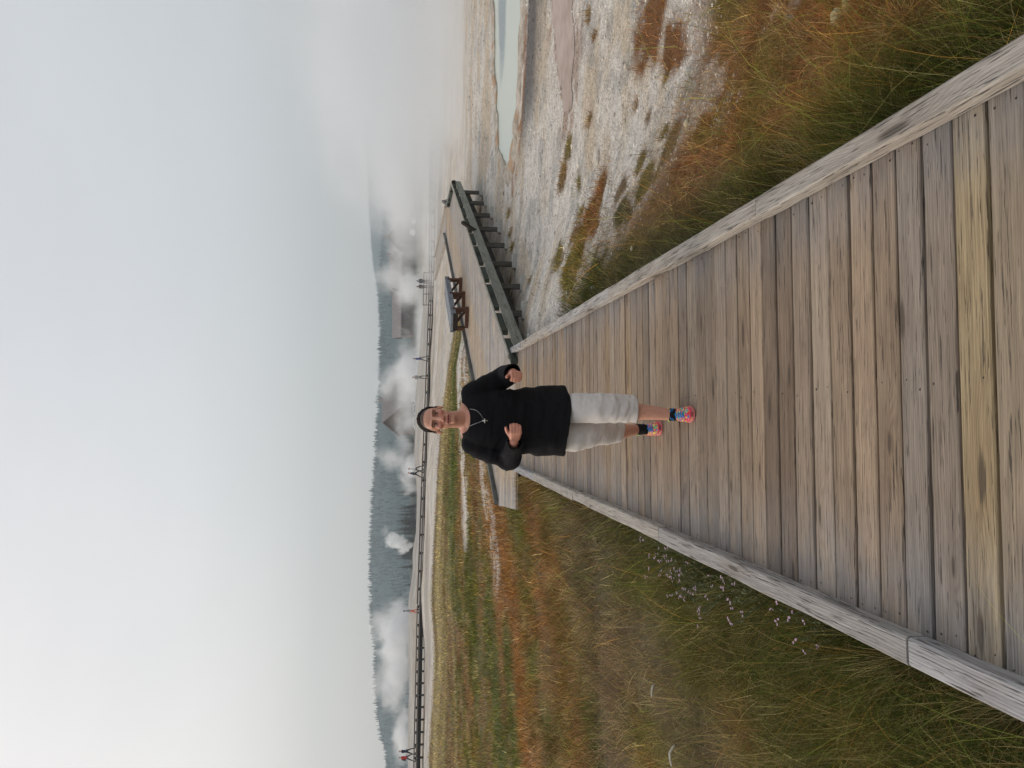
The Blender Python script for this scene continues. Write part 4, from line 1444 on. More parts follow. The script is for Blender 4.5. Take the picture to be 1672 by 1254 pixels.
def solidify(me, t, name):
    o = bpy.data.objects.new('tmp', me); col.objects.link(o)
    m = o.modifiers.new('s', 'SOLIDIFY'); m.thickness = t; m.offset = -1
    dg = bpy.context.evaluated_depsgraph_get(); dg.update()
    out = bpy.data.meshes.new_from_object(o.evaluated_get(dg)); out.name = name
    bpy.data.objects.remove(o)
    out.polygons.foreach_set('use_smooth', np.ones(len(out.polygons), bool))
    return out


def noise3(p, s, seed):
    return (fbm(p[:, 0] * s + p[:, 2] * s * .37, p[:, 2] * s - p[:, 1] * s * .61, seed, 3) + fbm(p[:, 1] * s + 11, p[:, 2] * s * .9 + p[:, 0] * s * .23, seed + 9, 3)) - 1.0


# materials
ms = Mat('skin')
tint = ms.attr('tint')
tc = ms.n('TexCoord').outputs['Object']
nz = ms.noise(tc, 55, 4); n2 = ms.noise(tc, 260, 3)
sc_ = ms.mix(1.0, tint, ms.rng(nz, .3, .7, .90, 1.08), 'MULTIPLY')
sb = ms.bsdf(sc_, .5, ms.bump(n2, .12, .002), Specular_IOR_Level=.4)
sb.inputs['Subsurface Weight'].default_value = .12; sb.inputs['Subsurface Radius'].default_value = (.012, .005, .003); sb.inputs['Subsurface Scale'].default_value = .6
SKIN = ms.m


def cloth(name, c, var=.12, weave=900.0, rough=.92, bump=.25, tinted=False):
    m = Mat(name)
    tc = m.n('TexCoord').outputs['Object']
    nz = m.noise(tc, 14, 4); wv = m.noise(tc, weave, 2)
    cc = m.mix(1.0, m.attr('tint') if tinted else L4(c), m.rng(nz, .3, .7, 1 - var, 1 + var), 'MULTIPLY')
    cc = m.mix(1.0, cc, m.rng(wv, .3, .7, .9, 1.1), 'MULTIPLY')
    b = m.bsdf(cc, rough, m.bump(wv, bump, .002), Specular_IOR_Level=.2)
    return m.m


BLACK = cloth('black_jersey', (20, 19, 23), .12)
KHAKI = cloth('light_grey_cotton', (206, 200, 196), .06)
SOCK = cloth('black_sock', (22, 22, 24))
mhair = Mat('brown_hair')
tc = mhair.n('TexCoord').outputs['Object']
hn = mhair.noise(mhair.vmul(tc, (220, 40, 60)), 1.0, 4)
mhair.bsdf(mhair.mix(mhair.rng(hn, .3, .7), L4((14, 10, 8)), L4((40, 31, 25))), .8, mhair.bump(hn, .6, .004), Specular_IOR_Level=.12)
HAIR = mhair.m
SILVER = simple('silver', (214, 212, 206), .25, .05, 40, 0, Metallic=.9)

HIP = Vector((-.22, 4.62, 0))
woman = empty('person', tuple(at(1105, 690)), 'woman in a loose black sweatshirt and pale cropped trousers striding along the near boardwalk', 'person')

Pn = lambda a, b, Y: pt(a, b, Y)
headC = Pn(711, 685, 4.50)                    # centre of the head at eye height
yaw, roll = R(6), R(2)
HR = Matrix.Rotation(roll, 3, 'Y') @ Matrix.Rotation(yaw, 3, 'Z')
H_ = lambda x, y, z: headC + HR @ Vector((x, y, z))       # x to her left, y away from the camera, z up

# joints
sh_l, sh_r = Pn(768, 641, 4.58), Pn(768, 727, 4.58)
el_l, el_r = Pn(824, 615, 4.66), Pn(833, 751, 4.58)
wr_l, wr_r = Pn(838, 609, 4.42), Pn(839, 722, 4.37)
hip_l, hip_r = Pn(905, 666, 4.62), Pn(905, 712, 4.66)
kn_l, kn_r = Pn(988, 667, 4.47), Pn(978, 710, 4.66)
an_l, an_r = Pn(1096, 677, 4.44), Pn(1040, 701, 4.98)
neck0 = Pn(760, 684, 4.56)
chest = Pn(800, 686, 4.60)

bm0 = MB()
# head
bm0.ball(H_(0, .015, .022), (.073, .092, .082), HR, 24, 16)
bm0.ball(H_(0, -.030, .024), (.063, .055, .068), HR, 20, 14)
bm0.ball(H_(0, -.026, -.042), (.054, .058, .068), HR, 20, 14)
bm0.ball(H_(0, -.058, -.096), (.025, .028, .024), HR, 14, 10)            # chin
bm0.cap(H_(0, -.086, .012), H_(0, -.104, -.036), .0085, .0125)          # nose
for sx in (-1, 1):
    bm0.ball(H_(sx * .011, -.094, -.040), (.0085, .0105, .008), HR, 10, 8)
    bm0.ball(H_(sx * .036, -.062, -.022), (.024, .021, .022), HR, 14, 10)  # cheek
    bm0.cap(H_(sx * .012, -.083, .023), H_(sx * .048, -.068, .022), .0085, .008)   # brow
    bm0.ball(H_(sx * .0735, .022, -.018), (.009, .018, .029), HR @ Matrix.Rotation(sx * R(-18), 3, 'Z'), 12, 10)      # ear
bm0.cap(H_(-.021, -.080, -.066), H_(.021, -.080, -.066), .0075, .0075)
bm0.cap(H_(0, -.086, -.064), H_(0, -.0855, -.0645), .0075, .0075)
bm0.cap(H_(-.017, -.079, -.078), H_(.017, -.079, -.078), .0085, .0085)
# neck and trunk
bm0.cap(H_(0, .012, -.055), neck0 + Vector((0, .012, .0)), .046, .055)
bm0.cap(neck0 + Vector((0, .01, -.01)), sh_l + Vector((-.02, 0, -.005)), .055, .05)
bm0.cap(neck0 + Vector((0, .01, -.01)), sh_r + Vector((.02, 0, -.005)), .055, .05)
bm0.ball(neck0 + Vector((0, -.005, -.085)), (.135, .085, .10), None, 24, 14)
bm0.ball(chest + Vector((0, .0, -.05)), (.155, .10, .22), None, 24, 16)
pel = (hip_l + hip_r) / 2
bm0.ball(pel + Vector((0, 0, .06)), (.16, .11, .16), None, 20, 14)
for a, b, c in ((sh_l, el_l, wr_l), (sh_r, el_r, wr_r)):
    bm0.cap(a, b, .048, .038); bm0.cap(b, c, .038, .027)
for a, b, c in ((hip_l, kn_l, an_l), (hip_r, kn_r, an_r)):
    bm0.cap(a, b, .07, .042)
    d = (c - b)
    bm0.cap(b, b + d * .35 + Vector((0, .015, 0)), .044, .054)
    bm0.cap(b + d * .35 + Vector((0, .015, 0)), c, .056, .034)
    bm0.cap(c, c + Vector((0, -.03, -.05)), .033, .026)


def fist(w, ax, thumb_up, palm, spread=1.0):
    """half-closed hand: ax = from the wrist to the knuckles, palm = the way the palm faces, thumb_up = thumb side"""
    ax, tu, pa = Vector(ax).normalized(), Vector(thumb_up).normalized(), Vector(palm).normalized()
    tu = (tu - ax * tu.dot(ax)).normalized(); pa = (pa - ax * pa.dot(ax) - tu * pa.dot(tu)).normalized()
    Q = lambda a, t, p: w + (ax * a + tu * t + pa * p) * .9
    for t in (-.026, -.009, .009, .026):
        bm0.cap(Q(.0, t * .7, 0), Q(.066, t, -.004), .016, .0135, 10)
    info = []
    for i, (t, ln) in enumerate(((.030, .95), (.0105, 1.05), (-.009, 1.0), (-.0275, .82))):
        k0 = Q(.070, t, -.006)
        k1 = Q(.070 + .024 * ln, t * .98, .020 * ln)
        k2 = Q(.070 + .014 * ln, t * .94, .045 * ln)
        k3 = Q(.048, t * .92, .043)
        bm0.cap(k0, k1, .0098, .0092, 10); bm0.cap(k1, k2, .0092, .0085, 10); bm0.cap(k2, k3, .0085, .0076, 10)
        info.append((k1, k2))
    t0, t1, t2, t3 = Q(.015, .028, .012), Q(.040, .048, .022), Q(.062, .058, .026), Q(.080, .062, .024)
    bm0.cap(t0, t1, .0135, .0115, 10); bm0.cap(t1, t2, .0115, .0098, 10); bm0.cap(t2, t3, .0098, .0078, 10)


fist(wr_l + Vector((0.0, -.012, -.002)), (-.10, -1, -.08), (.1, 0, 1), (-1, -.05, 0))
fist(wr_r + Vector((.022, -.015, -.002)), (.75, -.75, .0), (.0, .0, 1), (.75, .6, 0))
body = remesh(bm0, .0036, 5, 'body')
v = coords(body)
# eye sockets and mouth, in head coordinates
hl = (v - np.array(headC)) @ np.array(HR)
nrm_ = normals(body)
push = np.zeros(len(v))
for sx in (-1, 1):
    d = np.sqrt(((hl[:, 0] - sx * .031) / .019) ** 2 + ((hl[:, 2] + .001) / .0125) ** 2)
    push += np.where(hl[:, 1] < -.03, .013 * np.exp(-d ** 2 * .9), 0)
    d = np.sqrt(((hl[:, 0] - sx * .047) / .012) ** 2 + ((hl[:, 2] + .060) / .03) ** 2)
    push += np.where(hl[:, 1] < -.02, .003 * np.exp(-d ** 2), 0)
mline = np.exp(-((hl[:, 2] + .0715) / .0026) ** 2) * (np.abs(hl[:, 0]) < .024) * (hl[:, 1] < -.05)
push += .005 * mline
v = v - nrm_ * 0 + (np.array(HR @ Vector((0, 1, 0)))[None] * push[:, None])
set_co(body, v)
tn = np.empty((len(v), 3)); tn[:] = lin((206, 152, 130))


def put(mask, c):
    global tn
    m_ = np.clip(mask, 0, 1)[:, None]; tn = tn * (1 - m_) + lin(c) * m_


face = (hl[:, 1] < -.02) & (np.abs(hl[:, 2]) < .16)
put(.45 * np.exp(-(((np.abs(hl[:, 0]) - .040) / .022) ** 2 + ((hl[:, 2] + .028) / .024) ** 2)) * face, (206, 120, 104))
put(.5 * np.exp(-((hl[:, 0] / .016) ** 2 + ((hl[:, 2] + .036) / .015) ** 2)) * face, (208, 120, 104))
lip = np.exp(-((hl[:, 0] / .024) ** 4 + ((hl[:, 2] + .0715) / .0115) ** 4)) * face
put(.8 * lip, (160, 78, 74))
put(.85 * mline * face, (62, 26, 26))
for sx in (-1, 1):
    e_ = np.exp(-((((hl[:, 0] - sx * .033) / .021) ** 4) + ((hl[:, 2] - .022 + .18 * np.abs(hl[:, 0] - sx * .033) ) / .0046) ** 2)) * face
    put(.85 * e_, (70, 50, 42))
    e_ = np.exp(-((((hl[:, 0] - sx * .031) / .0165) ** 4) + ((hl[:, 2] - .0065) / .0032) ** 2)) * face
    put(.9 * e_, (48, 32, 30))
    e_ = np.exp(-((((hl[:, 0] - sx * .031) / .017) ** 4) + ((hl[:, 2] + .0105) / .004) ** 2)) * face
    put(.4 * e_, (140, 84, 76))
    put(.7 * np.exp(-(((hl[:, 0] - sx * .0095) / .004) ** 2 + ((hl[:, 2] + .0475) / .0028) ** 2)) * face, (84, 40, 36))
hand_m = np.minimum(np.linalg.norm(v - np.array(wr_l), axis=1), np.linalg.norm(v - np.array(wr_r), axis=1)) < .17
put(.35 * hand_m, (206, 128, 108))
put(.25 * (v[:, 2] < .4), (190, 140, 116))
put(.92 * S(.010, .022, hl[:, 2] + hl[:, 1] * .84 + .55 * np.clip(np.abs(hl[:, 0]) - .038, 0, 1)) * (hl[:, 2] > -.01) * (np.abs(hl[:, 2]) < .2), (44, 34, 28))
set_tint(body, tn)
body.materials.append(SKIN)
link('body', body, woman)

# eyes
EYE_W = simple('eye_white', (176, 160, 152), .2, 0, 10, 0)
IRIS = simple('dark_iris', (46, 34, 28), .1, 0, 10, 0)
for sx in (-1, 1):
    m = MB(); m.ball(H_(sx * .031, -.0635, -.0015), (.0128, .0105, .0062), HR, 20, 12)
    m.cur = 1; m.ball(H_(sx * .031 + .001, -.0685, -.0010), (.0062, .0062, .0058), HR, 14, 10)
    m.build('eye', [EYE_W, IRIS], woman, smooth=True)

# hair: close cap drawn back, low knot behind
hb_ = MB()
hb_.ball(H_(0, .017, .025), (.0765, .094, .0845), HR, 36, 26)
hb_.ball(H_(0, .022, .008), (.0775, .080, .08), HR, 36, 22)
hb_.ball(H_(.0, .115, -.02), (.034, .028, .034), HR, 20, 14)
hm = remesh(hb_, .0045, 3, 'hair')
hv_ = coords(hm); q = (hv_ - np.array(headC)) @ np.array(HR)
jag = (fbm(q[:, 0] * 60, q[:, 1] * 40, 7) - .5) * .008
temple = np.abs(q[:, 0])
keep = q[:, 2] > (.021 - q[:, 1] * .84 - .55 * np.clip(temple - .038, 0, 1) + jag)
keep &= ~((q[:, 2] < -.012) & (q[:, 1] < .03))
cut(hm, keep)
hv_ = coords(hm); q = (hv_ - np.array(headC)) @ np.array(HR)
hv_ += normals(hm) * ((fbm(q[:, 0] * 170, q[:, 1] * 22 + q[:, 2] * 10, 3) - .5) * .006)[:, None]
set_co(hm, hv_)
hm2 = solidify(hm, .004, 'hair'); hm2.materials.clear(); hm2.materials.append(HAIR)
link('hair', hm2, woman)

# sweatshirt: loose tunic with wide sleeves
sw = MB()


def ring(px, ya, yb, Y, dep, n=40, sq=2.3, tilt=0.0):
    a, b = Pn(px, ya, Y), Pn(px, yb, Y)
    c = (a + b) / 2; hw = (a - b).length / 2
    out = []
    for k in range(n):
        th = 2 * math.pi * k / n
        cx_, sx_ = math.cos(th), math.sin(th)
        cx_ = math.copysign(abs(cx_) ** (2 / sq), cx_); sx_ = math.copysign(abs(sx_) ** (2 / sq), sx_)
        out.append(c + Vector((hw * cx_, dep * sx_, tilt * cx_)))
    return out


TORSO = [(940, 627, 744, 4.63, .19), (915, 627, 745, 4.63, .19), (890, 629, 744, 4.625, .178), (862, 633, 742, 4.62, .152), (836, 637, 740, 4.61, .145), (812, 637, 738, 4.60, .14), (790, 637, 735, 4.59, .132), (774, 636, 733, 4.58, .118), (764, 641, 728, 4.575, .098), (757, 650, 719, 4.572, .078), (752, 660, 710, 4.57, .06)]
sw.loft([ring(*t) for t in TORSO])
sw.cap(sh_l + Vector((-.01, 0, -.012)), el_l, .075, .064, 18)
sw.cap(sh_r + Vector((.01, 0, -.012)), el_r, .075, .068, 18)
sw.cap(el_l, wr_l.lerp(el_l, -.02), .064, .047, 18)
sw.cap(el_r, wr_r.lerp(el_r, -.0), .068, .050, 18)
for s_, y_ in ((sh_l, 1), (sh_r, -1)):
    sw.cap(neck0 + Vector((0, .01, -.02)), s_ + Vector((0, 0, -.012)), .055, .068, 18)
swm = remesh(sw, .0075, 5, 'sweatshirt')
v = coords(swm); nn_ = normals(swm)
# folds: horizontal drag lines in the body, rings in the sleeves
f1 = noise3(v * np.array([.6, .6, 1.8]), 9, 5); f2 = noise3(v * np.array([1.6, 1.0, .5]), 9, 8); f3 = noise3(v, 26, 12)
armd = np.minimum(seg_dist(v[:, 0], v[:, 2], [(el_l.x, el_l.z), (wr_l.x, wr_l.z)]), seg_dist(v[:, 0], v[:, 2], [(el_r.x, el_r.z), (wr_r.x, wr_r.z)]))
aw = S(.12, .05, armd)
diag = np.sin((v[:, 0] * .8 + v[:, 2] * .6) * 62 + f1 * 5)
v = v + nn_ * (f1 * .016 + f2 * .014 * S(1.1, .75, v[:, 2]) + f3 * .006 + aw * .005 * diag)[:, None]
# open hem, cuffs and neck
cz = Pn(928, 686, 4.5).z
hemz = cz + .010 * np.sin(v[:, 0] * 13)
lc = wr_l + (wr_l - el_l).normalized() * .012; la = np.array((wr_l - el_l).normalized())
rc = wr_r + (wr_r - el_r).normalized() * .018; ra = np.array((wr_r - el_r).normalized())
keep = v[:, 2] > hemz
for wc_, wa_ in ((lc, la), (rc, ra)):
    dv = v - np.array(wc_); al_ = dv @ wa_
    keep &= ~((al_ > 0) & (al_ < .075) & (np.linalg.norm(dv - al_[:, None] * wa_, axis=1) < .062))
ncp = Pn(750, 684, 4.5)
front = v[:, 1] < neck0.y + .02
dn = ((v[:, 0] - ncp.x) / .098) ** 2 + ((v[:, 2] - (ncp.z + .012)) / np.where(front, .072, .04)) ** 2
keep &= ~((dn < 1))
set_co(swm, v); cut(swm, keep)
sw2 = solidify(swm, .005, 'sweatshirt'); sw2.materials.clear(); sw2.materials.append(BLACK)
shirt_o = link('sweatshirt', sw2, woman)

# trousers
tr_ = MB()


def limb_ring(c, rx, ry, tilt=0.0, n=32):
    return [Vector(c) + Vector((rx * math.cos(2 * math.pi * k / n), ry * math.sin(2 * math.pi * k / n), tilt * math.sin(2 * math.pi * k / n))) for k in range(n)]


def pc(px, ya, yb, Y, dep):
    a, b = Pn(px, ya, Y), Pn(px, yb, Y)
    return limb_ring((a + b) / 2, (a - b).length / 2, dep)


tr_.loft([pc(1041, 645, 690, 4.46, .082), pc(1020, 644, 690, 4.46, .084), pc(1000, 643, 690, 4.45, .086), pc(970, 642, 690, 4.47, .09), pc(940, 641, 691, 4.52, .098), pc(910, 646, 690, 4.60, .09), pc(880, 652, 690, 4.62, .08)])
tr_.loft([pc(1018, 690, 722, 4.80, .062), pc(1002, 687, 724, 4.76, .070), pc(985, 685, 726, 4.70, .080), pc(965, 684, 731, 4.66, .09), pc(940, 684, 738, 4.65, .10), pc(910, 684, 734, 4.66, .09), pc(880, 686, 730, 4.65, .08)])
tr_.ball(pel + Vector((0, 0, .06)), (.15, .10, .12), None, 24, 16)
trm = remesh(tr_, .0065, 4, 'trousers')
v = coords(trm); nn_ = normals(trm)
f1 = noise3(v * np.array([.8, .8, 1.7]), 13, 25); f2 = noise3(v, 30, 28)
zl = np.sin(v[:, 2] * 75 + v[:, 0] * 30 + f1 * 7) * S(.62, .35, v[:, 2]) * S(.24, .34, v[:, 2])
v = v + nn_ * (f1 * .011 + f2 * .005 + zl * .0022)[:, None]
cl, cr_ = Pn(1038, 667, 4.46).z, Pn(1016, 705, 4.8).z
isl = v[:, 0] > Pn(1000, 688, 4.6).x
keep = np.where(isl, v[:, 2] > cl, v[:, 2] > cr_ + (v[:, 0] - Pn(1016, 705, 4.8).x) * -.25)
set_co(trm, v); cut(trm, keep)
tr2 = solidify(trm, .004, 'trousers'); tr2.materials.clear(); tr2.materials.append(KHAKI)
link('trousers', tr2, woman)

# necklace lying on the sweatshirt
sv = coords(sw2)
bvh = BVHTree.FromPolygons([Vector(a) for a in sv], [tuple(p_.vertices) for p_ in sw2.polygons])
bvb = BVHTree.FromPolygons([Vector(a) for a in coords(body)], [tuple(p_.vertices) for p_ in body.polygons])


def on_front(px, py, lift=.004):
    d = ray(px, py).normalized(); o = Vector((0, 0, EYE)); best = None
    for b_ in (bvh, bvb):
        h = b_.ray_cast(o, d)
        if h[0] is not None and (best is None or h[3] < best[1]): best = (h[0], h[3])
    return best[0] - d * lift


nk = MB()
for a, b, bow in (((762, 668), (790, 686), 6), ((760, 699), (790, 687), 1)):
    pts = []
    for k in range(9):
        q = k / 8
        pts.append(on_front(a[0] + (b[0] - a[0]) * q + bow * math.sin(q * math.pi) * .5, a[1] + (b[1] - a[1]) * q - bow * math.sin(q * math.pi)))
    nk.tube(pts, .0009, 6)
nko = nk.build('necklace', SILVER, woman, smooth=True)
pd = MB(); c = on_front(791.5, 687, .007)
for a, l_ in ((0, .017), (1.57, .011), (3.14, .012), (4.71, .011)):
    pd.cap(c, c + Vector((l_ * math.sin(a), 0, -l_ * math.cos(a))), .0045, .003, 8)
po = pd.build('pendant', SILVER, nko, smooth=True)
po.matrix_parent_inverse = Matrix(); po.location = (0, 0, 0)
for v_ in po.data.vertices: pass
# (the necklace object sits at the origin of its parent frame, so its child needs no offset)

# socks and shoes
msh = Mat('bright_trainer_knit')
tc = msh.n('TexCoord').outputs['Object']
vo = msh.n('TexVoronoi', {'Vector': tc, 'Scale': 105.0, 'Randomness': 1.0})
cr = msh.n('ValToRGB', {0: msh.n('SeparateColor', {0: vo.outputs['Color']}).outputs[0]})
cr.color_ramp.interpolation = 'CONSTANT'
el = cr.color_ramp.elements
cols_ = [(216, 44, 76), (226, 96, 56), (220, 190, 70), (196, 40, 110), (206, 50, 50), (40, 120, 180), (216, 200, 120), (80, 180, 110)]
el[0].position = 0; el[0].color = L4(cols_[0]); el[1].position = 1 / 8; el[1].color = L4(cols_[1])
for k in range(2, 8):
    e_ = el.new(k / 8); e_.color = L4(cols_[k])
nz = msh.noise(tc, 400, 2)
msh.bsdf(msh.mix(1.0, cr.outputs[0], msh.rng(nz, .3, .7, .8, 1.15), 'MULTIPLY'), .7, msh.bump(nz, .3, .002))
SHOE = msh.m
SOLE_M = simple('shoe_sole_rubber', (214, 120, 120), .6, .12, 30)
SOLE_P = simple('shoe_toe_rubber', (222, 70, 100), .6, .12, 30)
LACE = cloth('blue_lace', (56, 132, 196), .1)
LIME = cloth('lime_collar', (150, 214, 70), .1)


def shoe(toe, ankle, kn, heel_lift=0.0):
    """running shoe from its toe tip and the ankle above its heel"""
    toe = Vector((toe.x, toe.y, 0)); an0 = Vector((ankle.x, ankle.y, 0))
    d = (toe - an0).normalized(); s = Vector((-d.y, d.x, 0))
    Ls = .262
    heel = toe - d * Ls
    Z = lambda q: heel_lift * (1 - S(.0, .72, q))
    P_ = lambda q, a, z: heel + d * (Ls * q) + s * a + Vector((0, 0, z + float(Z(q))))
    prof_ = [(0.0, .024, .046), (.05, .034, .066), (.15, .039, .078), (.28, .039, .082), (.42, .040, .076), (.56, .044, .064), (.70, .047, .054), (.82, .044, .047), (.92, .034, .040), (.98, .018, .032)]
    so = MB(); rings = []
    for q, w_, h_ in prof_:
        w2 = w_ + .001
        rings.append([P_(q, a, z) for a, z in ((-w2, .002), (w2, .002), (w2 + .002, .011), (w2 - .002, .021), (-w2 + .002, .021), (-w2 - .002, .011))])
    so.loft(rings)
    up = MB(); rings = []
    for q, w_, h_ in prof_:
        r_ = []
        for k in range(16):
            th = 2 * math.pi * k / 16
            z = .018 + (h_ - .014) * max(0, math.sin(th)) ** .8 if math.sin(th) > 0 else .014
            r_.append(P_(q, w_ * math.copysign(abs(math.cos(th)) ** .8, math.cos(th)), z))
        rings.append(r_)
    up.loft(rings)
    uo = up.build('shoe', SHOE, woman, smooth=True)
    o = so.build('sole', [SOLE_M], None); o.parent = uo
    m = MB()
    m.loft([[P_(q, a, z) for a, z in ((-w_, .026), (w_, .026), (w_ * .9, zz), (-w_ * .9, zz))] for q, w_, zz in ((.86, .043, .036), (.94, .033, .036), (1.0, .016, .034))])
    o = m.build('toe_guard', SOLE_P, None); o.parent = uo
    m = MB()
    for k in range(5):
        q = .40 + .085 * k; w_ = .020 + .0015 * k; hz_ = float(np.interp(q, [a for a, _, _ in prof_], [h for _, _, h in prof_])) + .008
        m.tube([P_(q, -w_, hz_ - .012), P_(q + .03, 0, hz_), P_(q, w_, hz_ - .012)], .0035, 6)
        m.tube([P_(q, w_, hz_ - .011), P_(q + .05, 0, hz_ - .001), P_(q + .06, -w_, hz_ - .012)], .003, 6)
    for sg in (-1, 1):
        m.tube([P_(.40, 0, .088), P_(.43, sg * .022, .100), P_(.46, sg * .038, .082), P_(.42, sg * .018, .086)], .003, 6)
    o = m.build('lace', LACE, None, smooth=True); o.parent = uo
    m = MB()
    ringp = [P_(.20 + .13 * math.cos(t), .036 * math.sin(t), .088 + .012 * math.cos(t)) for t in np.linspace(0, 2 * math.pi, 20)]
    m.tube(ringp, .0055, 8, cap=False)
    o = m.build('collar', LIME, None, smooth=True); o.parent = uo
    for ch in uo.children:
        ch.matrix_parent_inverse = Matrix()
    up_ = (kn - ankle).normalized()
    sk = MB()
    sk.cap(ankle + up_ * .002, ankle + Vector((0, -.034, -.045)), .0385, .035)
    sk.cap(ankle + Vector((0, 0, -.005)), P_(.30, 0, .05), .036, .036)
    sm_ = remesh(sk, .005, 2, 'sock'); sm_.materials.append(SOCK)
    link('sock', sm_, woman)


shoe(at(1136, 676), an_l, kn_l)
shoe(at(1083, 698), an_r, kn_r, .02)


# ---- visitors in the distance
def visitor(foot, hgt, label, shirt, legs, skin=(196, 150, 128), hair=(50, 42, 38), face=0.0, step=.32, pack=None, arms=.12, lean=.0):
    """a small figure: face = turn about the vertical (0 looks toward the camera)"""
    m = MB(); k = hgt / 1.72
    Rz = Matrix.Rotation(face, 3, 'Z')
    V_ = lambda x, y, z: Rz @ Vector((x * k, (y - lean * z) * k, z * k))
    m.ball(V_(0, -.01, 1.60), (.082 * k, .095 * k, .115 * k))
    m.cap(V_(0, 0, 1.53), V_(0, .01, 1.40), .055 * k, .06 * k)
    m.cap(V_(0, -.085, 1.60), V_(0, -.105, 1.57), .012 * k, .014 * k)
    m.cap(V_(-.13, .01, 1.38), V_(.13, .01, 1.38), .075 * k, .075 * k)
    m.ball(V_(0, .01, 1.20), (.185 * k, .125 * k, .27 * k), Rz)
    m.ball(V_(0, .01, .95), (.17 * k, .125 * k, .16 * k), Rz)
    for sx in (-1, 1):
        st = sx * step * .5
        m.cap(V_(sx * .09, 0, .92), V_(sx * .10, -st * .6 - .02, .50), .085 * k, .06 * k)
        m.cap(V_(sx * .10, -st * .6 - .02, .50), V_(sx * .10, -st + .03, .08), .06 * k, .04 * k)
        m.cap(V_(sx * .10, -st + .04, .045), V_(sx * .11, -st - .14, .04), .042 * k, .035 * k)
        m.cap(V_(sx * .20, .01, 1.37), V_(sx * .25, .03 + st * .5, 1.10), .052 * k, .042 * k)
        m.cap(V_(sx * .25, .03 + st * .5, 1.10), V_(sx * (.25 - arms), -.10 + st * .7, .92), .042 * k, .032 * k)
        m.ball(V_(sx * (.25 - arms * 1.15), -.13 + st * .75, .87), (.035 * k, .04 * k, .055 * k))
    me = remesh(m, .022 * k, 3, 'person')
    v = coords(me); z = v[:, 2] / k; yl = (v @ np.array(Rz))[:, 1] / k; xl = (v @ np.array(Rz))[:, 0] / k
    c = np.empty((len(v), 3)); c[:] = lin(shirt)
    c[z < .90 + .02 * np.sin(xl * 20)] = lin(legs)
    c[(z < .12)] = lin((40, 38, 38))
    c[(z > 1.455)] = lin(skin)
    c[(z > 1.47) & (yl > -.02 - .5 * (z - 1.6).clip(-.2, .2) * 0 - .0) & (yl > -.03)] = lin(hair)
    c[(z > 1.655)] = lin(hair)
    hnd = (z > .78) & (z < .93) & (np.abs(xl) > .5 * .25) & (yl < -.06) & (np.abs(xl) > .11)
    set_tint(me, c); me.materials.append(VIS)
    o = link('person', me); o.location = foot
    tag(o, label, 'person', 'visitors on the far boardwalk')
    if pack is not None:
        pm = MB(); 
        pm.ball(V_(0, .20, 1.20), (.15 * k, .10 * k, .23 * k), Rz, 14, 10); pm.ball(V_(0, .28, 1.10), (.11 * k, .06 * k, .11 * k), Rz, 12, 8)
        po_ = pm.build('backpack', simple('backpack_fabric', pack, .9), None, smooth=True)
        po_.parent = o
    return o


VIS = cloth('visitor_clothes', (0, 0, 0), tinted=True)


def vis(px_foot, py, label, *a, **k):
    t = (1254 - py - 627) / F
    q = far_deck(t)
    return visitor(q, 1.72 if 'h' not in k else k.pop('h'), label, *a, **k)


vis(676, 1222, 'person in a dark blue jacket walking ahead of the one in red', (40, 48, 70), (44, 44, 50), face=R(80), step=.6, lean=.06)
vis(677, 1232, 'person in a red jacket with a dark backpack on the far boardwalk', (190, 48, 40), (92, 90, 96), face=R(80), step=.75, lean=.05, pack=(44, 40, 44))
vis(686, 995, 'person in a grey top and coral trousers alone on the far boardwalk', (150, 152, 158), (224, 110, 92), face=R(-70), step=.35, hair=(60, 40, 36), lean=-.04)
vis(692, 765, 'person in a white top walking ahead of the dark figure on the far boardwalk', (226, 226, 226), (70, 70, 76), face=R(80), step=.7, lean=.03)
vis(692, 773, 'person in dark clothes striding behind the one in white on the far boardwalk', (62, 64, 70), (52, 52, 58), face=R(80), step=.85, lean=.08)
vis(701, 586, 'person in a blue violet top half lost in the steam', (92, 98, 140), (110, 108, 116), face=R(70), step=.5)
vis(700, 616, 'pale faint figure almost hidden in the thick steam cloud', (170, 166, 164), (130, 124, 124), face=R(30), step=.3)
vis(702, 460, 'round shouldered grey figure with a pack standing on the far boardwalk', (86, 88, 92), (84, 84, 88), face=R(170), step=.1, pack=(92, 94, 98))
vis(702, 469, 'slim figure in brown grey clothes standing beside the round shouldered one', (112, 106, 104), (100, 96, 94), face=R(200), step=.1, arms=.04)

# ------------------------------------------------------------------ steam and haze
def steam_mat(name, dens, scale, thr, seed, contrast=.25, aniso=.2, squash=1.0, colr=(.955, .97, .985)):
    m = Mat(name)
    tc = m.n('TexCoord').outputs['Object']
    p = m.pos()
    off = m.n('VectorMath', operation='ADD'); m.set(off.inputs[0], p); off.inputs[1].default_value = (seed * 13.1, seed * 7.7, seed * 3.3)
    nz = m.noise(m.vmul(off.outputs[0], (1, 1, squash)), scale, 6, .62, 1.1)
    ln = m.n('VectorMath', operation='LENGTH'); m.set(ln.inputs[0], tc)
    fall = m.rng(ln.outputs['Value'], 0.15, 1.0, 1.0, 0.0)
    d = m.math('ADD', m.math('SUBTRACT', nz, thr), m.math('MULTIPLY', m.math('SUBTRACT', fall, .5), .55))
    d = m.rng(d, 0, contrast, 0, 1, True)
    d = m.math('MULTIPLY', d, m.rng(fall, 0, .25, 0, 1))
    d = m.math('MULTIPLY', d, dens)
    v = m.n('VolumePrincipled', {'Color': (*colr, 1), 'Anisotropy': aniso})
    m.set(v.inputs['Density'], d)
    m.set(m.out.inputs['Volume'], v.outputs[0])
    m.m.cycles.volume_step_rate = .35
    return m.m


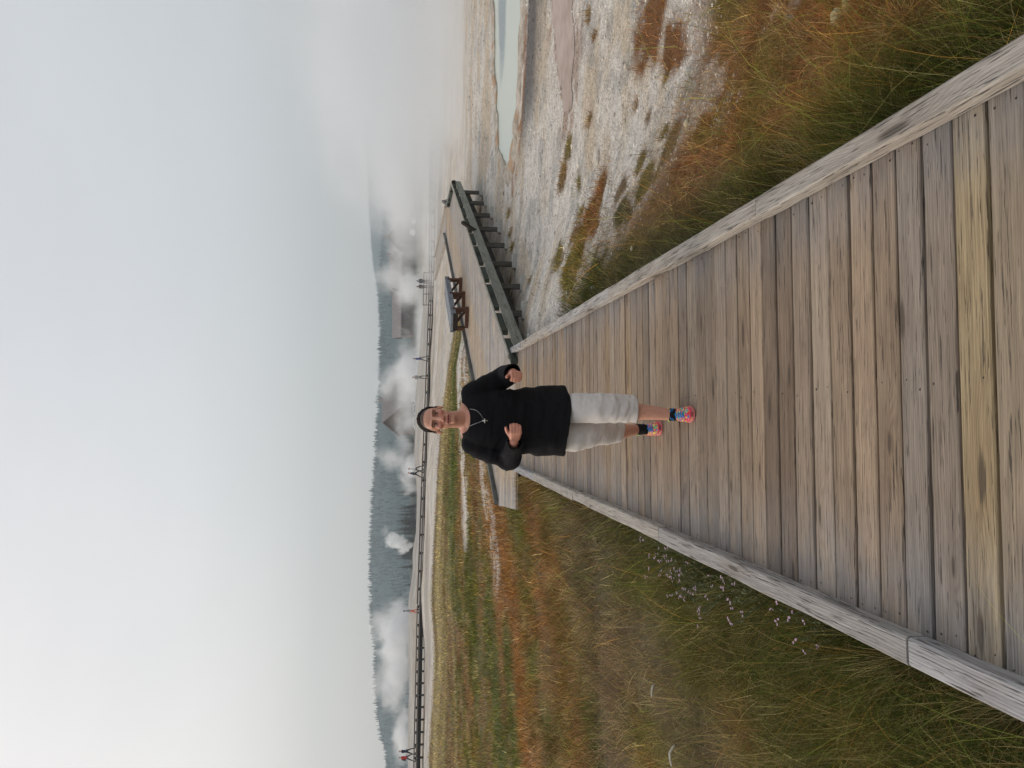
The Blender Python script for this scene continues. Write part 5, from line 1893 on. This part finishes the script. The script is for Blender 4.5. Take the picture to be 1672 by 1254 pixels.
def plume(px, py, Y, rx, ry, rz, mat, label, tilt=(0, 0, 0), cat='steam'):
    """ellipsoid of vapour centred where the image shows it; radii in metres"""
    c = pt(px, py, Y)
    b = bmesh.new(); bmesh.ops.create_icosphere(b, subdivisions=3, radius=1)
    me = bpy.data.meshes.new('steam_cloud'); b.to_mesh(me); me.materials.append(mat)
    o = link('steam_cloud', me); o.location = c; o.scale = (rx, ry, rz); o.rotation_euler = [R(a) for a in tilt]
    tag(o, label, 'steam', 'steam rising from the hot springs')
    return o


if STEAM:
    W = lambda dens, sc, thr, sd, con=.5: steam_mat('steam_wispy', dens * 1.5, sc, thr, sd, con)
    plume(668, 612, 165, 10, 9, 6.5, W(.40, .24, .47, 1), 'thick white steam cloud right of her head before the wooded hill', (0, 18, 0))
    plume(632, 622, 170, 9, 9, 6, W(.16, .20, .50, 21), 'torn upper wisps of the steam cloud right of her head', (0, 30, 0))
    plume(672, 768, 150, 6.5, 8, 4.5, W(.34, .28, .47, 2), 'low foot of the leaning plume behind the walking pair', (0, 20, 0))
    plume(642, 752, 155, 4.6, 7, 6.5, W(.20, .26, .49, 22), 'leaning grey white plume top behind the walking pair', (0, 26, 0))
    m3 = steam_mat('steam_dense', 1.6, .7, .40, 3, .22)
    plume(664, 894, 125, 1.0, 1.0, 2.1, m3, 'small dense puff directly above the geyser cone', (0, -35, 0))
    plume(647, 884, 125, 1.9, 1.6, 3.1, m3, 'dense bright white steam puff drifting off the geyser cone', (0, 25, 0))
    plume(628, 866, 127, 2.3, 1.8, 1.8, W(.35, .5, .47, 4), 'thin top of the steam puff from the geyser cone', (0, 20, 0))
    plume(648, 1035, 140, 12, 10, 5.4, W(.50, .24, .46, 5), 'big white steam cloud behind the visitor in coral trousers', (0, 8, 0))
    plume(622, 1015, 145, 9, 9, 4.6, W(.20, .20, .49, 25), 'drifting thin top of the big steam cloud on the left', (0, 24, 0))
    plume(648, 1105, 130, 11, 9, 4.4, W(.45, .26, .46, 6), 'low white steam bank on the mound crest', (0, 10, 0))
    plume(622, 1110, 150, 9, 9, 4.4, W(.13, .17, .48, 26), 'faint upper steam veil between mound and ridge', (0, 20, 0))
    plume(656, 1200, 140, 9, 9, 3.0, W(.40, .26, .46, 7), 'steam drifting behind the pair in blue and red jackets', (0, 0, 0))
    plume(668, 470, 180, 9, 12, 6, W(.30, .2, .46, 8), 'steam cloud low behind the two grey visitors on the far boardwalk', (0, 10, 0))
    plume(640, 450, 190, 9, 14, 7.5, W(.14, .15, .48, 28), 'rising wisps of steam over the two grey visitors', (0, 28, 0))
    plume(655, 365, 160, 15, 18, 8.5, W(.15, .14, .45, 9), 'wide steam cloud covering the gabled lodges', (0, -10, 0))
    plume(632, 300, 150, 14, 18, 9.0, W(.09, .10, .43, 29), 'high thin steam veil joining the pool bank to the lodges', (0, -20, 0))
    plume(688, 540, 170, 24, 12, 3.2, W(.13, .2, .44, 10), 'long low vapour lying along the flats beyond the far boardwalk', (0, 0, 0))
    plume(664, 640, 230, 34, 14, 7.0, W(.11, .12, .42, 31), 'greyish steam veil hanging in front of the lodges behind her head', (0, 0, 0))
    plume(702, 380, 82, 12, 7, 1.6, W(.16, .2, .43, 32), 'ground hugging vapour swallowing the far boardwalk toward the pool', (0, 0, 0))
    plume(676, 1010, 135, 16, 10, 1.6, W(.05, .25, .46, 30), 'thin vapour skimming the mound crest on the left', (0, 3, 0))
    mb = steam_mat('steam_bank', .12, .06, .33, 11, .45, squash=1.3, colr=(.925, .955, .985))
    plume(598, 70, 100, 40, 42, 17, steam_mat('steam_bank', .035, .045, .36, 41, .6, colr=(.925, .955, .985)), 'high thin steam dissolving into the sky over the pool bank', (0, -14, 0))
    plume(648, 70, 75, 26, 38, 13, mb, 'vast pale steam bank rolling off the pool and hiding the hills', (0, -10, 0))
    plume(745, 60, 40, 13, 13, 3.2, steam_mat('steam_bank', .09, .12, .38, 12, .4), 'low mist lying on the flats just behind the pool', (0, 0, 0))

hz = Mat('haze_mat')
hv = hz.n('VolumePrincipled', {'Color': (.70, .775, .83, 1), 'Density': HAZE, 'Anisotropy': .15})
hz.set(hz.out.inputs['Volume'], hv.outputs[0])
try: hz.m.cycles.homogeneous_volume = True
except Exception as ex: print(ex)
hb = MB(); hb.box((0, 0, 120), (4800, 4800, 262))
tag(hb.build('haze', hz.m), kind='stuff')

# ------------------------------------------------------------------ light
SUN_EL, SUN_AZ = 24, -68       # azimuth from straight ahead, negative = left
w = bpy.data.worlds.new('World'); scene.world = w; w.use_nodes = True
nt = w.node_tree; nt.nodes.clear()
wo = nt.nodes.new('ShaderNodeOutputWorld')
sky = nt.nodes.new('ShaderNodeTexSky'); sky.sky_type = 'NISHITA'; sky.sun_disc = False
sky.sun_elevation = R(SUN_EL); sky.sun_rotation = R(SUN_AZ); sky.air_density = 1.0; sky.dust_density = 4; sky.ozone_density = 1
b1 = nt.nodes.new('ShaderNodeBackground'); b1.inputs[1].default_value = .05
nt.links.new(sky.outputs[0], b1.inputs[0])
# even veil of high overcast: cool overhead, a little warmer toward the low sun
tc = nt.nodes.new('ShaderNodeTexCoord')
dt = nt.nodes.new('ShaderNodeVectorMath'); dt.operation = 'DOT_PRODUCT'
sd_ = Vector((math.sin(R(SUN_AZ)) * math.cos(R(SUN_EL)), math.cos(R(SUN_AZ)) * math.cos(R(SUN_EL)), math.sin(R(SUN_EL))))
dt.inputs[1].default_value = sd_
nt.links.new(tc.outputs['Generated'], dt.inputs[0])
mr_ = nt.nodes.new('ShaderNodeMapRange'); mr_.interpolation_type = 'SMOOTHSTEP'
mr_.inputs[1].default_value = .2; mr_.inputs[2].default_value = 1.0
nt.links.new(dt.outputs['Value'], mr_.inputs[0])
mxw = nt.nodes.new('ShaderNodeMix'); mxw.data_type = 'RGBA'
nt.links.new(mr_.outputs[0], mxw.inputs[0])
mxw.inputs[6].default_value = VEIL_COOL; mxw.inputs[7].default_value = VEIL_WARM
b2 = nt.nodes.new('ShaderNodeBackground'); b2.inputs[1].default_value = 1.0
cn = nt.nodes.new('ShaderNodeTexNoise'); cn.inputs['Scale'].default_value = 2.2; cn.inputs['Detail'].default_value = 4
mpn = nt.nodes.new('ShaderNodeVectorMath'); mpn.operation = 'MULTIPLY'; mpn.inputs[1].default_value = (1, 1, 2.6)
nt.links.new(tc.outputs['Generated'], mpn.inputs[0]); nt.links.new(mpn.outputs[0], cn.inputs['Vector'])
cm_ = nt.nodes.new('ShaderNodeMapRange'); cm_.inputs[1].default_value = .3; cm_.inputs[2].default_value = .7; cm_.inputs[3].default_value = .95; cm_.inputs[4].default_value = 1.05
nt.links.new(cn.outputs[0], cm_.inputs[0])
mx2 = nt.nodes.new('ShaderNodeVectorMath'); mx2.operation = 'SCALE'
nt.links.new(mxw.outputs[2], mx2.inputs[0]); nt.links.new(cm_.outputs[0], mx2.inputs['Scale'])
nt.links.new(mx2.outputs[0], b2.inputs[0])
ad = nt.nodes.new('ShaderNodeAddShader')
nt.links.new(b1.outputs[0], ad.inputs[0]); nt.links.new(b2.outputs[0], ad.inputs[1]); nt.links.new(ad.outputs[0], wo.inputs[0])

sl = bpy.data.lights.new('sun', 'SUN'); sl.energy = 1.2; sl.angle = R(16); sl.color = (1.0, .90, .78)
so = bpy.data.objects.new('sun', sl); col.objects.link(so)
so.rotation_euler = (-sd_).to_track_quat('-Z', 'Y').to_euler()

vs_ = scene.view_settings
vs_.view_transform = 'Standard'; vs_.look = 'None'; vs_.exposure = EXPO; vs_.gamma = 1; vs_.use_curve_mapping = False
cy = scene.cycles
cy.max_bounces = 8; cy.diffuse_bounces = 3; cy.glossy_bounces = 2; cy.transmission_bounces = 2; cy.transparent_max_bounces = 8
cy.volume_bounces = 5; cy.volume_max_steps = 256
cy.use_denoising = True
cy.use_adaptive_sampling = False
